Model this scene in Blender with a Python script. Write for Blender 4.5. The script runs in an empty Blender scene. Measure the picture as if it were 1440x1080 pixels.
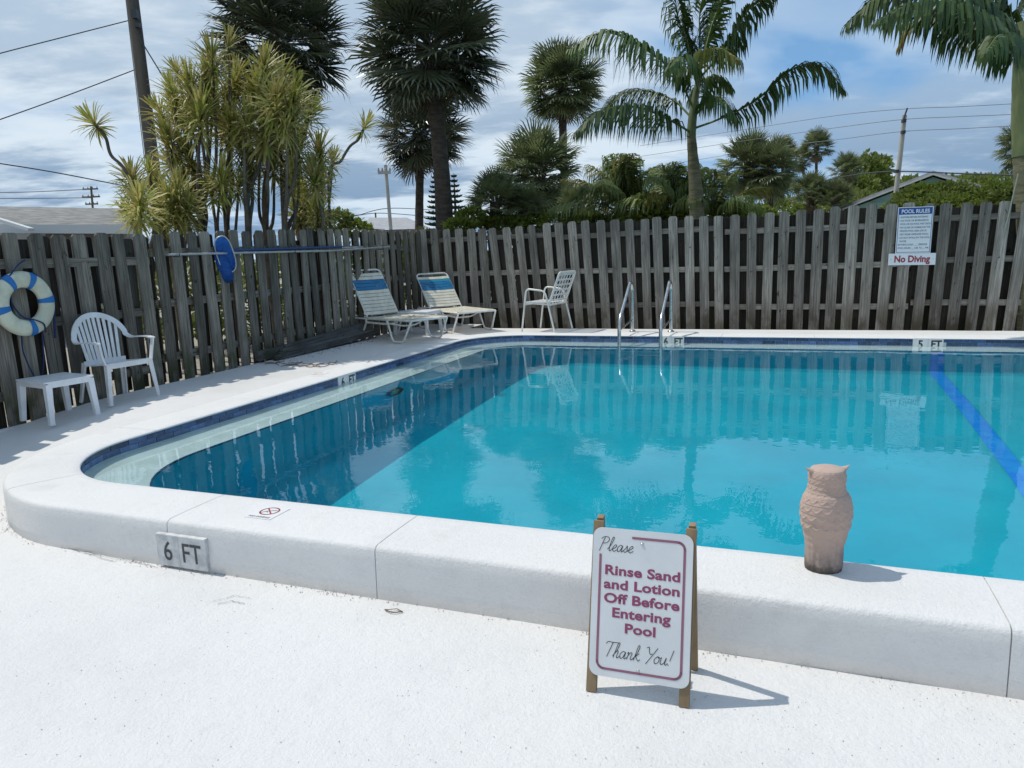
import bpy, bmesh, math, random
from math import sin, cos, pi, radians, sqrt, atan2
from mathutils import Vector, Matrix, noise
random.seed(7)
sc = bpy.context.scene
C = sc.collection
# ------------------------------------------------------------------ camera
H = 1.14
F_PX, PITCH, ROLL = 1030.0, radians(10.3), radians(2.0)
fw = Vector((0, cos(PITCH), -sin(PITCH)))
r0 = Vector((1, 0, 0)); u0 = Vector((0, sin(PITCH), cos(PITCH)))
rt = cos(ROLL) * r0 - sin(ROLL) * u0
up = sin(ROLL) * r0 + cos(ROLL) * u0
cd = bpy.data.cameras.new('camera'); cam = bpy.data.objects.new('camera', cd); C.objects.link(cam)
cam.matrix_world = Matrix(((rt.x, up.x, -fw.x, 0), (rt.y, up.y, -fw.y, 0), (rt.z, up.z, -fw.z, H), (0, 0, 0, 1)))
cd.sensor_width = 36; cd.lens = F_PX / 1440 * 36; cd.clip_start = .05; cd.clip_end = 4000
sc.camera = cam
# ------------------------------------------------------------------ light
SUN = Vector((-.928, .372, 0)).normalized() * cos(radians(62)) + Vector((0, 0, sin(radians(62))))
ld = bpy.data.lights.new('sun', 'SUN'); ld.energy = 3.15; ld.angle = radians(.5); ld.color = (1, .955, .87)
sun = bpy.data.objects.new('sun', ld); C.objects.link(sun)
sun.rotation_euler = SUN.to_track_quat('Z', 'Y').to_euler()
ld.cycles.is_caustics_light = True
w = bpy.data.worlds.new('World'); sc.world = w; w.use_nodes = True
nt = w.node_tree; N = nt.nodes; bgn = N['Background']; bgn.inputs[1].default_value = .083


def nd(nt, t, **k):
    n = nt.nodes.new(t)
    for a, b in k.items():
        if a.startswith('i_'): n.inputs[a[2:].replace('_', ' ')].default_value = b
        else: setattr(n, a, b)
    return n


def mth(nt, op, a, b=None, clamp=False):
    n = nt.nodes.new('ShaderNodeMath'); n.operation = op; n.use_clamp = clamp
    for i, v in enumerate((a, b)):
        if v is None: continue
        if isinstance(v, (int, float)): n.inputs[i].default_value = v
        else: nt.links.new(v, n.inputs[i])
    return n.outputs[0]


def mixc(nt, f, a, b, mode='MIX'):
    n = nt.nodes.new('ShaderNodeMix'); n.data_type = 'RGBA'; n.blend_type = mode
    for s, v in ((0, f), (6, a), (7, b)):
        if isinstance(v, (int, float)): n.inputs[s].default_value = v
        elif isinstance(v, tuple): n.inputs[s].default_value = v if len(v) == 4 else (*v, 1)
        else: nt.links.new(v, n.inputs[s])
    return n.outputs[2]


def maprange(nt, v, a, b, c=0., d=1., smooth=True):
    n = nt.nodes.new('ShaderNodeMapRange'); n.interpolation_type = 'SMOOTHSTEP' if smooth else 'LINEAR'
    nt.links.new(v, n.inputs[0])
    for i, x in enumerate((a, b, c, d)): n.inputs[i + 1].default_value = x
    return n.outputs[0]


sky = nd(nt, 'ShaderNodeTexSky', sky_type='NISHITA', sun_disc=False, sun_elevation=radians(62), sun_rotation=atan2(SUN.x, SUN.y), air_density=1.0, dust_density=.6, ozone_density=2.0)
tc = nd(nt, 'ShaderNodeTexCoord'); sep = nd(nt, 'ShaderNodeSeparateXYZ'); nt.links.new(tc.outputs['Generated'], sep.inputs[0])
zz = mth(nt, 'ADD', mth(nt, 'MAXIMUM', sep.outputs[2], 0.0), .13)
cx = mth(nt, 'DIVIDE', sep.outputs[0], zz); cy = mth(nt, 'DIVIDE', sep.outputs[1], zz)
cmb = nd(nt, 'ShaderNodeCombineXYZ'); nt.links.new(cx, cmb.inputs[0]); nt.links.new(cy, cmb.inputs[1])


def wnoise(loc, scale, det, rough, dist=0., stretch=(1, 1, 1)):
    mp = nd(nt, 'ShaderNodeMapping'); mp.inputs[1].default_value = loc; mp.inputs[3].default_value = stretch; nt.links.new(cmb.outputs[0], mp.inputs[0])
    n = nd(nt, 'ShaderNodeTexNoise', i_Scale=scale, i_Detail=det, i_Roughness=rough, i_Distortion=dist); nt.links.new(mp.outputs[0], n.inputs[0])
    return n.outputs[0]


n1 = wnoise((3.1, 1.7, 0), .55, 5, .50, .3)
n2 = wnoise((7.3, 2.2, 1), .75, 6, .52, .5, (1, 1.5, 1))
n3 = wnoise((1.3, 5.2, 2), 2.6, 6, .6, .2, (1, 1.6, 1))
elev = sep.outputs[2]
cover = maprange(nt, n1, .28, .48)
shade = maprange(nt, mth(nt, 'ADD', mth(nt, 'MULTIPLY', n2, .66), mth(nt, 'MULTIPLY', n3, .34)), .42, .57)
low = maprange(nt, elev, .0, .26)
cl_dark = mixc(nt, low, (2.3, 3.8, 5.9), (5.4, 6.9, 8.6))
cl_lite = mixc(nt, low, (7.7, 9.2, 10.6), (8.9, 10.0, 11.0))
cloud = mixc(nt, shade, cl_dark, cl_lite)
skyb = mixc(nt, maprange(nt, elev, 0, .45, .92, .60), sky.outputs[0], (2.4, 5.2, 9.2))
# open blue lies to the right of the view
side = maprange(nt, sep.outputs[0], .02, .40, 0, 1)
cover2 = mth(nt, 'SUBTRACT', cover, mth(nt, 'MULTIPLY', side, mth(nt, 'MULTIPLY', maprange(nt, elev, .10, .26), .75)), True)
fin = mixc(nt, cover2, skyb, cloud)
nt.links.new(fin, bgn.inputs[0])
sc.view_settings.view_transform = 'Standard'; sc.view_settings.look = 'None'
sc.view_settings.exposure = 0.03; sc.view_settings.gamma = 1.0; sc.view_settings.use_curve_mapping = False
sc.cycles.use_denoising = True
sc.cycles.max_bounces = 10; sc.cycles.transparent_max_bounces = 12; sc.cycles.transmission_bounces = 8
sc.cycles.sample_clamp_indirect = 8

# ------------------------------------------------------------------ frames
TH = radians(-21.2)
A2 = Vector((cos(TH), sin(TH), 0)); B2 = Vector((-A2.y, A2.x, 0))


def uvw(u, v, z=0): return A2 * u + B2 * v + Vector((0, 0, z))


def at(px, py, Y):
    """world point seen at a photo pixel, at forward distance Y"""
    d = fw + rt * ((px - 720) / F_PX) - up * ((py - 540) / F_PX)
    return Vector((0, 0, H)) + d * (Y / d.y)


def onz(px, py, z):
    d = fw + rt * ((px - 720) / F_PX) - up * ((py - 540) / F_PX)
    return Vector((0, 0, H)) + d * ((z - H) / d.z)


# ------------------------------------------------------------------ helpers
def tag(o, label=None, cat=None, group=None, kind=None):
    if label: o['label'] = label
    if cat: o['category'] = cat
    if group: o['group'] = group
    if kind: o['kind'] = kind
    return o


def empty(name, loc=(0, 0, 0), rz=0.):
    o = bpy.data.objects.new(name, None); C.objects.link(o); o.location = loc; o.rotation_euler = (0, 0, rz); o.empty_display_size = .1
    return o


def link(name, me, parent=None, loc=None, rot=None, scale=None):
    o = bpy.data.objects.new(name, me); C.objects.link(o)
    if parent: o.parent = parent
    if loc is not None: o.location = loc
    if rot is not None: o.rotation_euler = rot
    if scale is not None: o.scale = scale
    return o


def copy_tree(o, parent=None):
    c = o.copy(); C.objects.link(c); c.parent = parent
    for ch in list(o.children): copy_tree(ch, c)
    return c


class MB:
    def __init__(s): s.v = []; s.f = []; s.m = []; s.sm = []; s.k = 0; s.smooth = False
    def add(s, vs, fs):
        b = len(s.v); s.v += [tuple(x) for x in vs]
        for f in fs: s.f.append([b + i for i in f]); s.m.append(s.k); s.sm.append(s.smooth)
    def box(s, c, size, M=None, taper=1.0):
        vs = []
        for z in (-.5, .5):
            t = taper if z > 0 else 1
            for x, y in ((-.5, -.5), (.5, -.5), (.5, .5), (-.5, .5)): vs.append(Vector((x * size[0] * t, y * size[1] * t, z * size[2])))
        if M: vs = [M @ v for v in vs]
        s.add([v + Vector(c) for v in vs], [(0, 3, 2, 1), (4, 5, 6, 7), (0, 1, 5, 4), (1, 2, 6, 5), (2, 3, 7, 6), (3, 0, 4, 7)])
    def bar(s, a, b, wx, wy, ref=(0, 0, 1)):
        a = Vector(a); b = Vector(b); d = (b - a); L = d.length; d.normalize()
        r = Vector(ref)
        if abs(r.dot(d)) > .98: r = Vector((1, 0, 0))
        x = d.cross(r).normalized(); y = x.cross(d)
        M = Matrix((x, y, d)).transposed()
        s.box((a + b) / 2, (wx, wy, L), M)
    def tube(s, pts, r, n=8, cap=True, close=False):
        pts = [Vector(p) for p in pts]; k = len(pts); rs = r if isinstance(r, (list, tuple)) else [r] * k
        rings = []; prev = None
        for i, p in enumerate(pts):
            if close: t = pts[(i + 1) % k] - pts[i - 1]
            else: t = pts[min(i + 1, k - 1)] - pts[max(i - 1, 0)]
            t.normalize()
            if prev is None:
                a = Vector((0, 0, 1)) if abs(t.z) < .9 else Vector((1, 0, 0)); x = t.cross(a).normalized()
            else:
                x = (prev - t * prev.dot(t)).normalized()
            prev = x; y = t.cross(x)
            rings.append([p + (x * cos(2 * pi * j / n) + y * sin(2 * pi * j / n)) * rs[i] for j in range(n)])
        vs = [q for rg in rings for q in rg]; fs = []
        for i in range(k if close else k - 1):
            for j in range(n):
                a = i * n + j; b = i * n + (j + 1) % n; i2 = (i + 1) % k
                fs.append((a, b, i2 * n + (j + 1) % n, i2 * n + j))
        sm = s.smooth; s.smooth = True
        s.add(vs, fs)
        s.smooth = sm
        if cap and not close:
            s.add(rings[0], [tuple(range(n))[::-1]]); s.add(rings[-1], [tuple(range(n))])
    def lathe(s, prof, n=16, c=(0, 0, 0), cap=True):
        vs = []; fs = []
        for (r, z) in prof:
            for j in range(n): vs.append((c[0] + r * cos(2 * pi * j / n), c[1] + r * sin(2 * pi * j / n), c[2] + z))
        for i in range(len(prof) - 1):
            for j in range(n):
                fs.append((i * n + j, i * n + (j + 1) % n, (i + 1) * n + (j + 1) % n, (i + 1) * n + j))
        if cap: fs.append(tuple(range(n))[::-1]); fs.append(tuple((len(prof) - 1) * n + j for j in range(n)))
        sm = s.smooth; s.smooth = True; s.add(vs, fs); s.smooth = sm
    def me(s, name, mats):
        me = bpy.data.meshes.new(name); me.from_pydata(s.v, [], s.f)
        for m in (mats if isinstance(mats, (list, tuple)) else [mats]): me.materials.append(m)
        me.polygons.foreach_set('material_index', s.m); me.polygons.foreach_set('use_smooth', s.sm); me.update()
        return me
    def build(s, name, mats, parent=None, **k): return link(name, s.me(name, mats), parent, **k)


def zbar(name, a, b_, wx, wy, mat, parent=None, ref=(0, 0, 1)):
    a = Vector(a); b_ = Vector(b_); d = b_ - a; L = d.length; d.normalize(); x = d.cross(Vector(ref)).normalized(); y = x.cross(d)
    m_ = MB(); m_.box((0, 0, L / 2), (wx, wy, L)); o = m_.build(name, mat, parent)
    o.matrix_local = Matrix(((x.x, y.x, d.x, a.x), (x.y, y.y, d.y, a.y), (x.z, y.z, d.z, a.z), (0, 0, 0, 1))); return o


def bezier(pts, n=8):
    """Catmull-Rom through points"""
    P = [Vector(p) for p in pts]; P = [P[0] * 2 - P[1]] + P + [P[-1] * 2 - P[-2]]; out = []
    for i in range(1, len(P) - 2):
        for j in range(n):
            t = j / n; a, b, c, d = P[i - 1:i + 3]
            out.append(.5 * ((2 * b) + (c - a) * t + (2 * a - 5 * b + 4 * c - d) * t * t + (3 * b - a - 3 * c + d) * t ** 3))
    out.append(P[-2]); return out


def fillet(pts, r, n=5):
    P = [Vector(p) for p in pts]; out = [P[0]]
    for i in range(1, len(P) - 1):
        a = (P[i - 1] - P[i]); b = (P[i + 1] - P[i]); rr = min(r, a.length * .49, b.length * .49)
        a = P[i] + a.normalized() * rr; b = P[i] + b.normalized() * rr
        for j in range(n + 1):
            t = j / n; out.append(a * (1 - t) ** 2 + P[i] * 2 * t * (1 - t) + b * t * t)
    out.append(P[-1]); return out


# ------------------------------------------------------------------ materials
def material(name, col, rough=.7, var=None, vscale=4., vstretch=(1, 1, 1), bump=0., bscale=60., metal=0., spec=.5, coords='Object', rnd=0., vdet=5, thr=(.35, .65), trans=0.):
    m = bpy.data.materials.new(name); m.use_nodes = True; t = m.node_tree; b = t.nodes['Principled BSDF']
    b.inputs['Base Color'].default_value = (*col, 1); b.inputs['Roughness'].default_value = rough; b.inputs['Metallic'].default_value = metal
    b.inputs['Specular IOR Level'].default_value = spec
    tcn = nd(t, 'ShaderNodeTexCoord'); vec = tcn.outputs[coords]; oi = nd(t, 'ShaderNodeObjectInfo')
    if rnd:
        va = nd(t, 'ShaderNodeVectorMath', operation='ADD'); t.links.new(vec, va.inputs[0])
        cb = nd(t, 'ShaderNodeCombineXYZ'); x = mth(t, 'MULTIPLY', oi.outputs['Random'], 37.)
        for i in range(3): t.links.new(x, cb.inputs[i])
        t.links.new(cb.outputs[0], va.inputs[1]); vec = va.outputs[0]
    mp = nd(t, 'ShaderNodeMapping'); mp.inputs[3].default_value = vstretch; t.links.new(vec, mp.inputs[0])
    out = None
    if var:
        n = nd(t, 'ShaderNodeTexNoise', i_Scale=vscale, i_Detail=vdet, i_Roughness=.6); t.links.new(mp.outputs[0], n.inputs[0])
        out = mixc(t, maprange(t, n.outputs[0], *thr), col, var)
    if rnd:
        f = mth(t, 'ADD', mth(t, 'MULTIPLY', oi.outputs['Random'], rnd), 1 - rnd / 2)
        cb2 = nd(t, 'ShaderNodeCombineColor')
        for i in range(3): t.links.new(f, cb2.inputs[i])
        out = mixc(t, 1.0, out if out else col, cb2.outputs[0], 'MULTIPLY')
    if out: t.links.new(out, b.inputs['Base Color'])
    if bump:
        n = nd(t, 'ShaderNodeTexNoise', i_Scale=bscale, i_Detail=6, i_Roughness=.65); t.links.new(mp.outputs[0], n.inputs[0])
        bp = nd(t, 'ShaderNodeBump', i_Strength=1.0, i_Distance=bump); t.links.new(n.outputs[0], bp.inputs['Height']); t.links.new(bp.outputs[0], b.inputs['Normal'])
    if trans:
        tr = nd(t, 'ShaderNodeBsdfTranslucent'); ms = nd(t, 'ShaderNodeMixShader'); ms.inputs[0].default_value = trans
        if out: t.links.new(out, tr.inputs[0])
        else: tr.inputs[0].default_value = (*col, 1)
        t.links.new(b.outputs[0], ms.inputs[1]); t.links.new(tr.outputs[0], ms.inputs[2]); t.links.new(ms.outputs[0], t.nodes['Material Output'].inputs[0])
    return m


def painted_deck(name, base, stain, bumpd=.0012, speck=True):
    m = bpy.data.materials.new(name); m.use_nodes = True; t = m.node_tree; b = t.nodes['Principled BSDF']
    b.inputs['Roughness'].default_value = .62; b.inputs['Specular IOR Level'].default_value = .35
    v = nd(t, 'ShaderNodeTexCoord').outputs['Object']
    def nz(sc_, d=6, r=.6, dist=0.):
        n = nd(t, 'ShaderNodeTexNoise', i_Scale=sc_, i_Detail=d, i_Roughness=r, i_Distortion=dist); t.links.new(v, n.inputs[0]); return n.outputs[0]
    c = mixc(t, maprange(t, nz(1.1), .42, .72, 0, .55), base, stain)
    c = mixc(t, maprange(t, nz(9, 8, .7), .50, .78, 0, .5), c, stain)
    if speck:
        c = mixc(t, mth(t, 'MULTIPLY', maprange(t, nz(70, 3, .7), .66, .72), maprange(t, nz(2.3), .45, .65, .05, 1)), c, (.36, .36, .35))
        c = mixc(t, mth(t, 'MULTIPLY', maprange(t, nz(23, 5, .8), .68, .74), .7), c, (.45, .45, .43))
    else:
        c = mixc(t, maprange(t, nz(48, 6, .75), .50, .72, 0, .22), c, (.50, .50, .495))
        c = mixc(t, maprange(t, nz(4, 5, .6), .55, .75, 0, .35), c, (.52, .51, .49))
    c = mixc(t, maprange(t, nz(30, 7, .75), .52, .74, 0, .40 if speck else .12), c, tuple(x * .84 for x in base))
    t.links.new(c, b.inputs['Base Color'])
    h = mth(t, 'ADD', mth(t, 'MULTIPLY', nz(14, 6, .7), 2.4), mth(t, 'MULTIPLY', nz(85, 5, .75), 1.5 if speck else 2.2))
    bp = nd(t, 'ShaderNodeBump', i_Strength=1.0, i_Distance=bumpd); t.links.new(h, bp.inputs['Height']); t.links.new(bp.outputs[0], b.inputs['Normal'])
    return m


M = {}
M['deck'] = painted_deck('white_painted_concrete', (.715, .705, .695), (.62, .615, .61), .0034)
M['deck_old'] = painted_deck('worn_painted_concrete', (.67, .66, .645), (.54, .525, .505), .0016)
M['coping'] = painted_deck('painted_stucco', (.735, .725, .71), (.65, .64, .63), .0024, False)
M['coping_joint'] = material('joint_grout', (.5, .5, .49), .9)
M['white'] = material('white_plastic', (.78, .78, .78), .4, (.66, .66, .65), 5, bump=.0003, bscale=40)
M['table_white'] = material('white_resin', (.80, .81, .83), .35, (.7, .71, .72), 6)
M['frame_white'] = material('white_powder_coat', (.80, .79, .75), .35, (.66, .64, .58), 9)
M['strap_white'] = material('cream_vinyl_strap', (.76, .72, .60), .45, (.64, .60, .48), 8)
M['strap_blue'] = material('blue_vinyl_strap', (.012, .18, .38), .4, (.01, .13, .28), 8)
M['strap_teal'] = material('teal_vinyl_strap', (.02, .25, .38), .4)
M['steel'] = material('stainless_steel', (.62, .62, .60), .22, (.5, .5, .49), 12, metal=1.)
M['alu'] = material('aluminium_pole', (.55, .56, .55), .4, (.45, .46, .44), 20, metal=.6)
M['signw'] = material('sign_white', (.64, .66, .67), .4, (.58, .60, .61), 5)
M['signw2'] = material('sign_white_clean', (.78, .82, .86), .4)
M['maroon'] = material('maroon_print', (.24, .045, .11), .5)
M['maroon_faded'] = material('faded_maroon_print', (.26, .10, .15), .5)
M['ink'] = material('dark_ink', (.04, .045, .05), .5)
M['navy'] = material('navy_print', (.02, .08, .32), .5)
M['inkblue'] = material('blue_grey_print', (.10, .15, .22), .5)
M['red'] = material('red_print', (.32, .03, .04), .5)
M['stake'] = material('sign_timber', (.30, .21, .12), .85, (.20, .14, .08), 9, (1, 1, .15), bump=.001, bscale=90)
M['owl'] = None
M['net_blue'] = material('blue_mesh', (.01, .11, .42), .7, (.006, .07, .3), 30, trans=.25)
M['pole_blue'] = material('blue_pole_paint', (.015, .06, .17), .4)
M['ring'] = material('faded_ring_foam', (.66, .66, .50), .6, (.50, .50, .38), 7)
M['band_blue'] = material('blue_band', (.015, .15, .42), .6)
M['rope'] = material('dark_rope', (.015, .03, .10), .9)
M['line_blue'] = material('blue_line_paint', (.0, .26, .84), .6, (.0, .36, .86), 7)
M['poolwall'] = material('aqua_pool_plaster', (.001, .49, .61), .8, (.001, .42, .54), 1.4)
M['ledge'] = material('ledge_plaster', (.62, .70, .69), .8, (.54, .62, .60), 5)
M['grout'] = material('tile_grout', (.45, .50, .56), .8)
M['tile'] = material('navy_glazed_tile', (.020, .055, .135), .15, (.035, .085, .19), 30, rnd=.7)
M['tile2'] = material('blue_glazed_tile', (.09, .16, .31), .2, (.05, .10, .24), 25, rnd=.8)
M['tilew'] = material('white_marker_tile', (.72, .73, .73), .25)
M['plate'] = material('stone_marker_tile', (.60, .60, .59), .6, (.42, .43, .43), 20)
M['green_light'] = material('light_lens', (.10, .32, .20), .3)
M['dark'] = material('dark_metal', (.03, .04, .045), .5)
M['gravel'] = material('yard_ground', (.20, .17, .12), .95, (.10, .12, .05), 1.4, bump=.01, bscale=25)
M['sand'] = material('gravel_strip', (.22, .19, .15), .95, (.40, .38, .34), 30, bump=.006, bscale=60, vdet=2)
M['trunk_sabal'] = material('sabal_trunk', (.085, .068, .052), .95, (.045, .035, .028), 6, (1, 1, 3), bump=.03, bscale=9)
M['trunk_pale'] = material('smooth_palm_trunk', (.17, .165, .10), .9, (.10, .10, .055), 5, (1, 1, 5), bump=.01, bscale=6)
M['shaft'] = material('green_crownshaft', (.16, .19, .08), .6, (.10, .13, .05), 5, (1, 1, .4))
M['stem'] = material('dracaena_stem', (.15, .13, .10), .9, (.08, .07, .06), 8, bump=.006, bscale=30)
M['fan'] = material('fan_palm_leaf', (.20, .235, .10), .42, (.10, .13, .055), 3, rnd=.8, trans=.38, spec=.6)
M['fan_dark'] = material('dark_fan_leaf', (.105, .120, .062), .38, (.050, .062, .032), 3, rnd=.8, trans=.12, spec=.8)
M['fan_dead'] = material('dry_fan_leaf', (.20, .16, .10), .8, (.12, .095, .06), 3, rnd=.5)
M['royal'] = material('feather_palm_leaf', (.080, .130, .030), .45, (.040, .078, .020), 3, rnd=.6, trans=.2, spec=.35)
M['royal_y'] = material('yellowing_frond', (.25, .23, .055), .55, (.12, .16, .035), 3, trans=.25, spec=.3)
M['royal_g'] = material('browning_frond', (.15, .12, .025), .6, (.055, .08, .018), 3, trans=.2, spec=.3)
M['coco'] = material('coconut_leaf', (.22, .28, .10), .5, (.13, .18, .06), 2, rnd=.6, trans=.4, spec=.35)
M['drac'] = material('dracaena_leaf', (.26, .29, .055), .5, (.46, .39, .15), 7, rnd=.6, trans=.3, thr=(.40, .60), spec=.3)
M['rachis'] = material('frond_rib', (.12, .15, .05), .6)
M['bush'] = material('bush_leaf', (.19, .24, .04), .6, (.12, .17, .028), 1.5, trans=.4, spec=.25)
M['bush_d'] = material('dark_bush_leaf', (.15, .20, .05), .6, (.20, .23, .07), 1.5, trans=.35, spec=.25)
M['pine'] = material('pine_needles', (.018, .045, .02), .6)
M['roof_w'] = material('weathered_white_roof', (.27, .262, .245), .9, (.13, .13, .13), 3.5, (1, 3, 1), vdet=9, thr=(.40, .60))
M['roof_g'] = material('grey_roof', (.36, .36, .37), .9, (.28, .28, .29), 3)
M['trim'] = material('white_trim', (.62, .64, .64), .6)
M['housew'] = material('grey_house_wall', (.30, .30, .29), .85, (.24, .24, .23), 2)
M['aqua'] = material('aqua_siding', (.27, .48, .43), .7, (.24, .43, .39), 3)
M['glass'] = material('window_glass', (.03, .04, .05), .1)
M['pole'] = material('utility_pole_wood', (.145, .125, .10), .9, (.09, .078, .062), 5, (1, 1, .1), bump=.006, bscale=30)
M['conc'] = material('concrete_pole', (.42, .42, .38), .9, (.33, .33, .30), 6, (1, 1, .2))
M['wire'] = material('cable', (.05, .055, .065), .7)
M['wire_l'] = material('thin_cable', (.20, .22, .25), .7)
M['soil'] = material('dead_leaves', (.14, .09, .05), .9)
M['pvc'] = material('pale_pipe', (.27, .31, .26), .5)


def wood(name, light, dark, moss):
    m = bpy.data.materials.new(name); m.use_nodes = True; t = m.node_tree; b = t.nodes['Principled BSDF']
    b.inputs['Roughness'].default_value = .92; b.inputs['Specular IOR Level'].default_value = .15
    o = nd(t, 'ShaderNodeTexCoord').outputs['Object']; oi = nd(t, 'ShaderNodeObjectInfo'); R = oi.outputs['Random']
    sp = nd(t, 'ShaderNodeSeparateXYZ'); t.links.new(o, sp.inputs[0])
    cb = nd(t, 'ShaderNodeCombineXYZ'); x = mth(t, 'ADD', sp.outputs[0], mth(t, 'MULTIPLY', R, 53.)); t.links.new(x, cb.inputs[0]); t.links.new(sp.outputs[1], cb.inputs[1])
    t.links.new(mth(t, 'ADD', sp.outputs[2], mth(t, 'MULTIPLY', R, 17.)), cb.inputs[2])
    def nz(sx, sz, d=5, dist=0., r=.6):
        mp = nd(t, 'ShaderNodeMapping'); mp.inputs[3].default_value = (sx, sx, sz); t.links.new(cb.outputs[0], mp.inputs[0])
        n = nd(t, 'ShaderNodeTexNoise', i_Scale=1.0, i_Detail=d, i_Roughness=r, i_Distortion=dist); t.links.new(mp.outputs[0], n.inputs[0]); return n.outputs[0]
    g = nz(75, 2.2, 5, .6); big = nz(7, 1.6, 4); kn = nz(16, 8, 2, 1.2)
    c = mixc(t, maprange(t, g, .34, .66), dark, light)
    c = mixc(t, maprange(t, big, .35, .68, 0, .65), c, tuple(x * .62 for x in dark))
    c = mixc(t, maprange(t, kn, .66, .74, 0, .9), c, tuple(x * .3 for x in dark))
    crack = maprange(t, nz(120, 1.1, 3, .3), .66, .70)
    c = mixc(t, mth(t, 'MULTIPLY', crack, .8), c, (.015, .014, .012))
    zf = maprange(t, sp.outputs[2], .05, .55, 1, 0)
    c = mixc(t, mth(t, 'MULTIPLY', zf, maprange(t, nz(6, 3, 3), .4, .62)), c, moss)
    f = mth(t, 'ADD', mth(t, 'MULTIPLY', R, .75), .60)
    c2 = nd(t, 'ShaderNodeCombineColor'); [t.links.new(f, c2.inputs[i]) for i in range(3)]
    c = mixc(t, 1.0, c, c2.outputs[0], 'MULTIPLY')
    t.links.new(c, b.inputs['Base Color'])
    hh = mth(t, 'SUBTRACT', g, mth(t, 'MULTIPLY', crack, 1.5))
    bp = nd(t, 'ShaderNodeBump', i_Strength=1.0, i_Distance=.0025); t.links.new(hh, bp.inputs['Height']); t.links.new(bp.outputs[0], b.inputs['Normal'])
    return m


M['wood'] = wood('weathered_fence_wood', (.31, .275, .225), (.15, .132, .108), (.075, .08, .04))
M['wood_far'] = wood('grey_fence_wood', (.42, .385, .335), (.20, .182, .158), (.12, .10, .07))
M['wood_back'] = wood('gap_shade_fence_wood', (.070, .062, .052), (.036, .032, .027), (.03, .032, .018))  # rear boards and posts: shade of the gaps is put into the wood colour
M['plank'] = wood('old_plank_wood', (.17, .165, .155), (.085, .082, .078), (.05, .055, .03))

# owl clay: pink terracotta greying to the foot
m = bpy.data.materials.new('weathered_terracotta'); m.use_nodes = True; t = m.node_tree; b = t.nodes['Principled BSDF']; b.inputs['Roughness'].default_value = .85
o_ = nd(t, 'ShaderNodeTexCoord').outputs['Object']; sp = nd(t, 'ShaderNodeSeparateXYZ'); t.links.new(o_, sp.inputs[0])
n_ = nd(t, 'ShaderNodeTexNoise', i_Scale=22., i_Detail=6, i_Roughness=.65); t.links.new(o_, n_.inputs[0])
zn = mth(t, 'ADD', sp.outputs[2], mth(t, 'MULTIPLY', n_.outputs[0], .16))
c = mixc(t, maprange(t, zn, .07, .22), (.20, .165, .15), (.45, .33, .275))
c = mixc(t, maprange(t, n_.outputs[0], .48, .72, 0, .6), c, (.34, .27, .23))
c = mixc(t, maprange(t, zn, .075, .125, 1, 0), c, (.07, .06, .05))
t.links.new(c, b.inputs['Base Color'])
bp_ = nd(t, 'ShaderNodeBump', i_Strength=1., i_Distance=.0015); n2_ = nd(t, 'ShaderNodeTexNoise', i_Scale=160., i_Detail=5); t.links.new(o_, n2_.inputs[0]); t.links.new(n2_.outputs[0], bp_.inputs['Height']); t.links.new(bp_.outputs[0], b.inputs['Normal'])
M['owl'] = m

# water: a clear refracting sheet with a mirror skin
m = bpy.data.materials.new('pool_water'); m.use_nodes = True; t = m.node_tree; t.nodes.clear(); out = nd(t, 'ShaderNodeOutputMaterial')
rf = nd(t, 'ShaderNodeBsdfRefraction', i_IOR=1.33, i_Roughness=0.); rf.inputs[0].default_value = (.94, .99, 1, 1)
gl = nd(t, 'ShaderNodeBsdfGlossy', i_Roughness=0.); gl.inputs[0].default_value = (1, 1, 1, 1); fr = nd(t, 'ShaderNodeFresnel', i_IOR=1.33)
mx = nd(t, 'ShaderNodeMixShader'); t.links.new(fr.outputs[0], mx.inputs[0]); t.links.new(rf.outputs[0], mx.inputs[1]); t.links.new(gl.outputs[0], mx.inputs[2]); t.links.new(mx.outputs[0], out.inputs[0])
v_ = nd(t, 'ShaderNodeTexCoord').outputs['Object']
nn = nd(t, 'ShaderNodeTexNoise', i_Scale=5.5, i_Detail=3, i_Roughness=.5); t.links.new(v_, nn.inputs[0])
bp_ = nd(t, 'ShaderNodeBump', i_Strength=1., i_Distance=.0012); t.links.new(nn.outputs[0], bp_.inputs['Height'])
t.links.new(bp_.outputs[0], gl.inputs['Normal'])
M['water'] = m

# ------------------------------------------------------------------ pool outline (pool frame u along, v across)
PU0, PU1, PV0, PV1, PR = -4.11, 5.6, 2.735, 9.43, .78
LU = PU1 - PU0 - 2 * PR; LV = PV1 - PV0 - 2 * PR; LA = PR * pi / 2
SEG = [('l', LU), ('a', LA), ('l', LV), ('a', LA), ('l', LU), ('a', LA), ('l', LV), ('a', LA)]
TOT = 2 * (LU + LV) + 4 * LA
S_LEFT0 = LU; S_LEFT1 = LU + 2 * LA + LV  # corner - left side - corner


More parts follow.
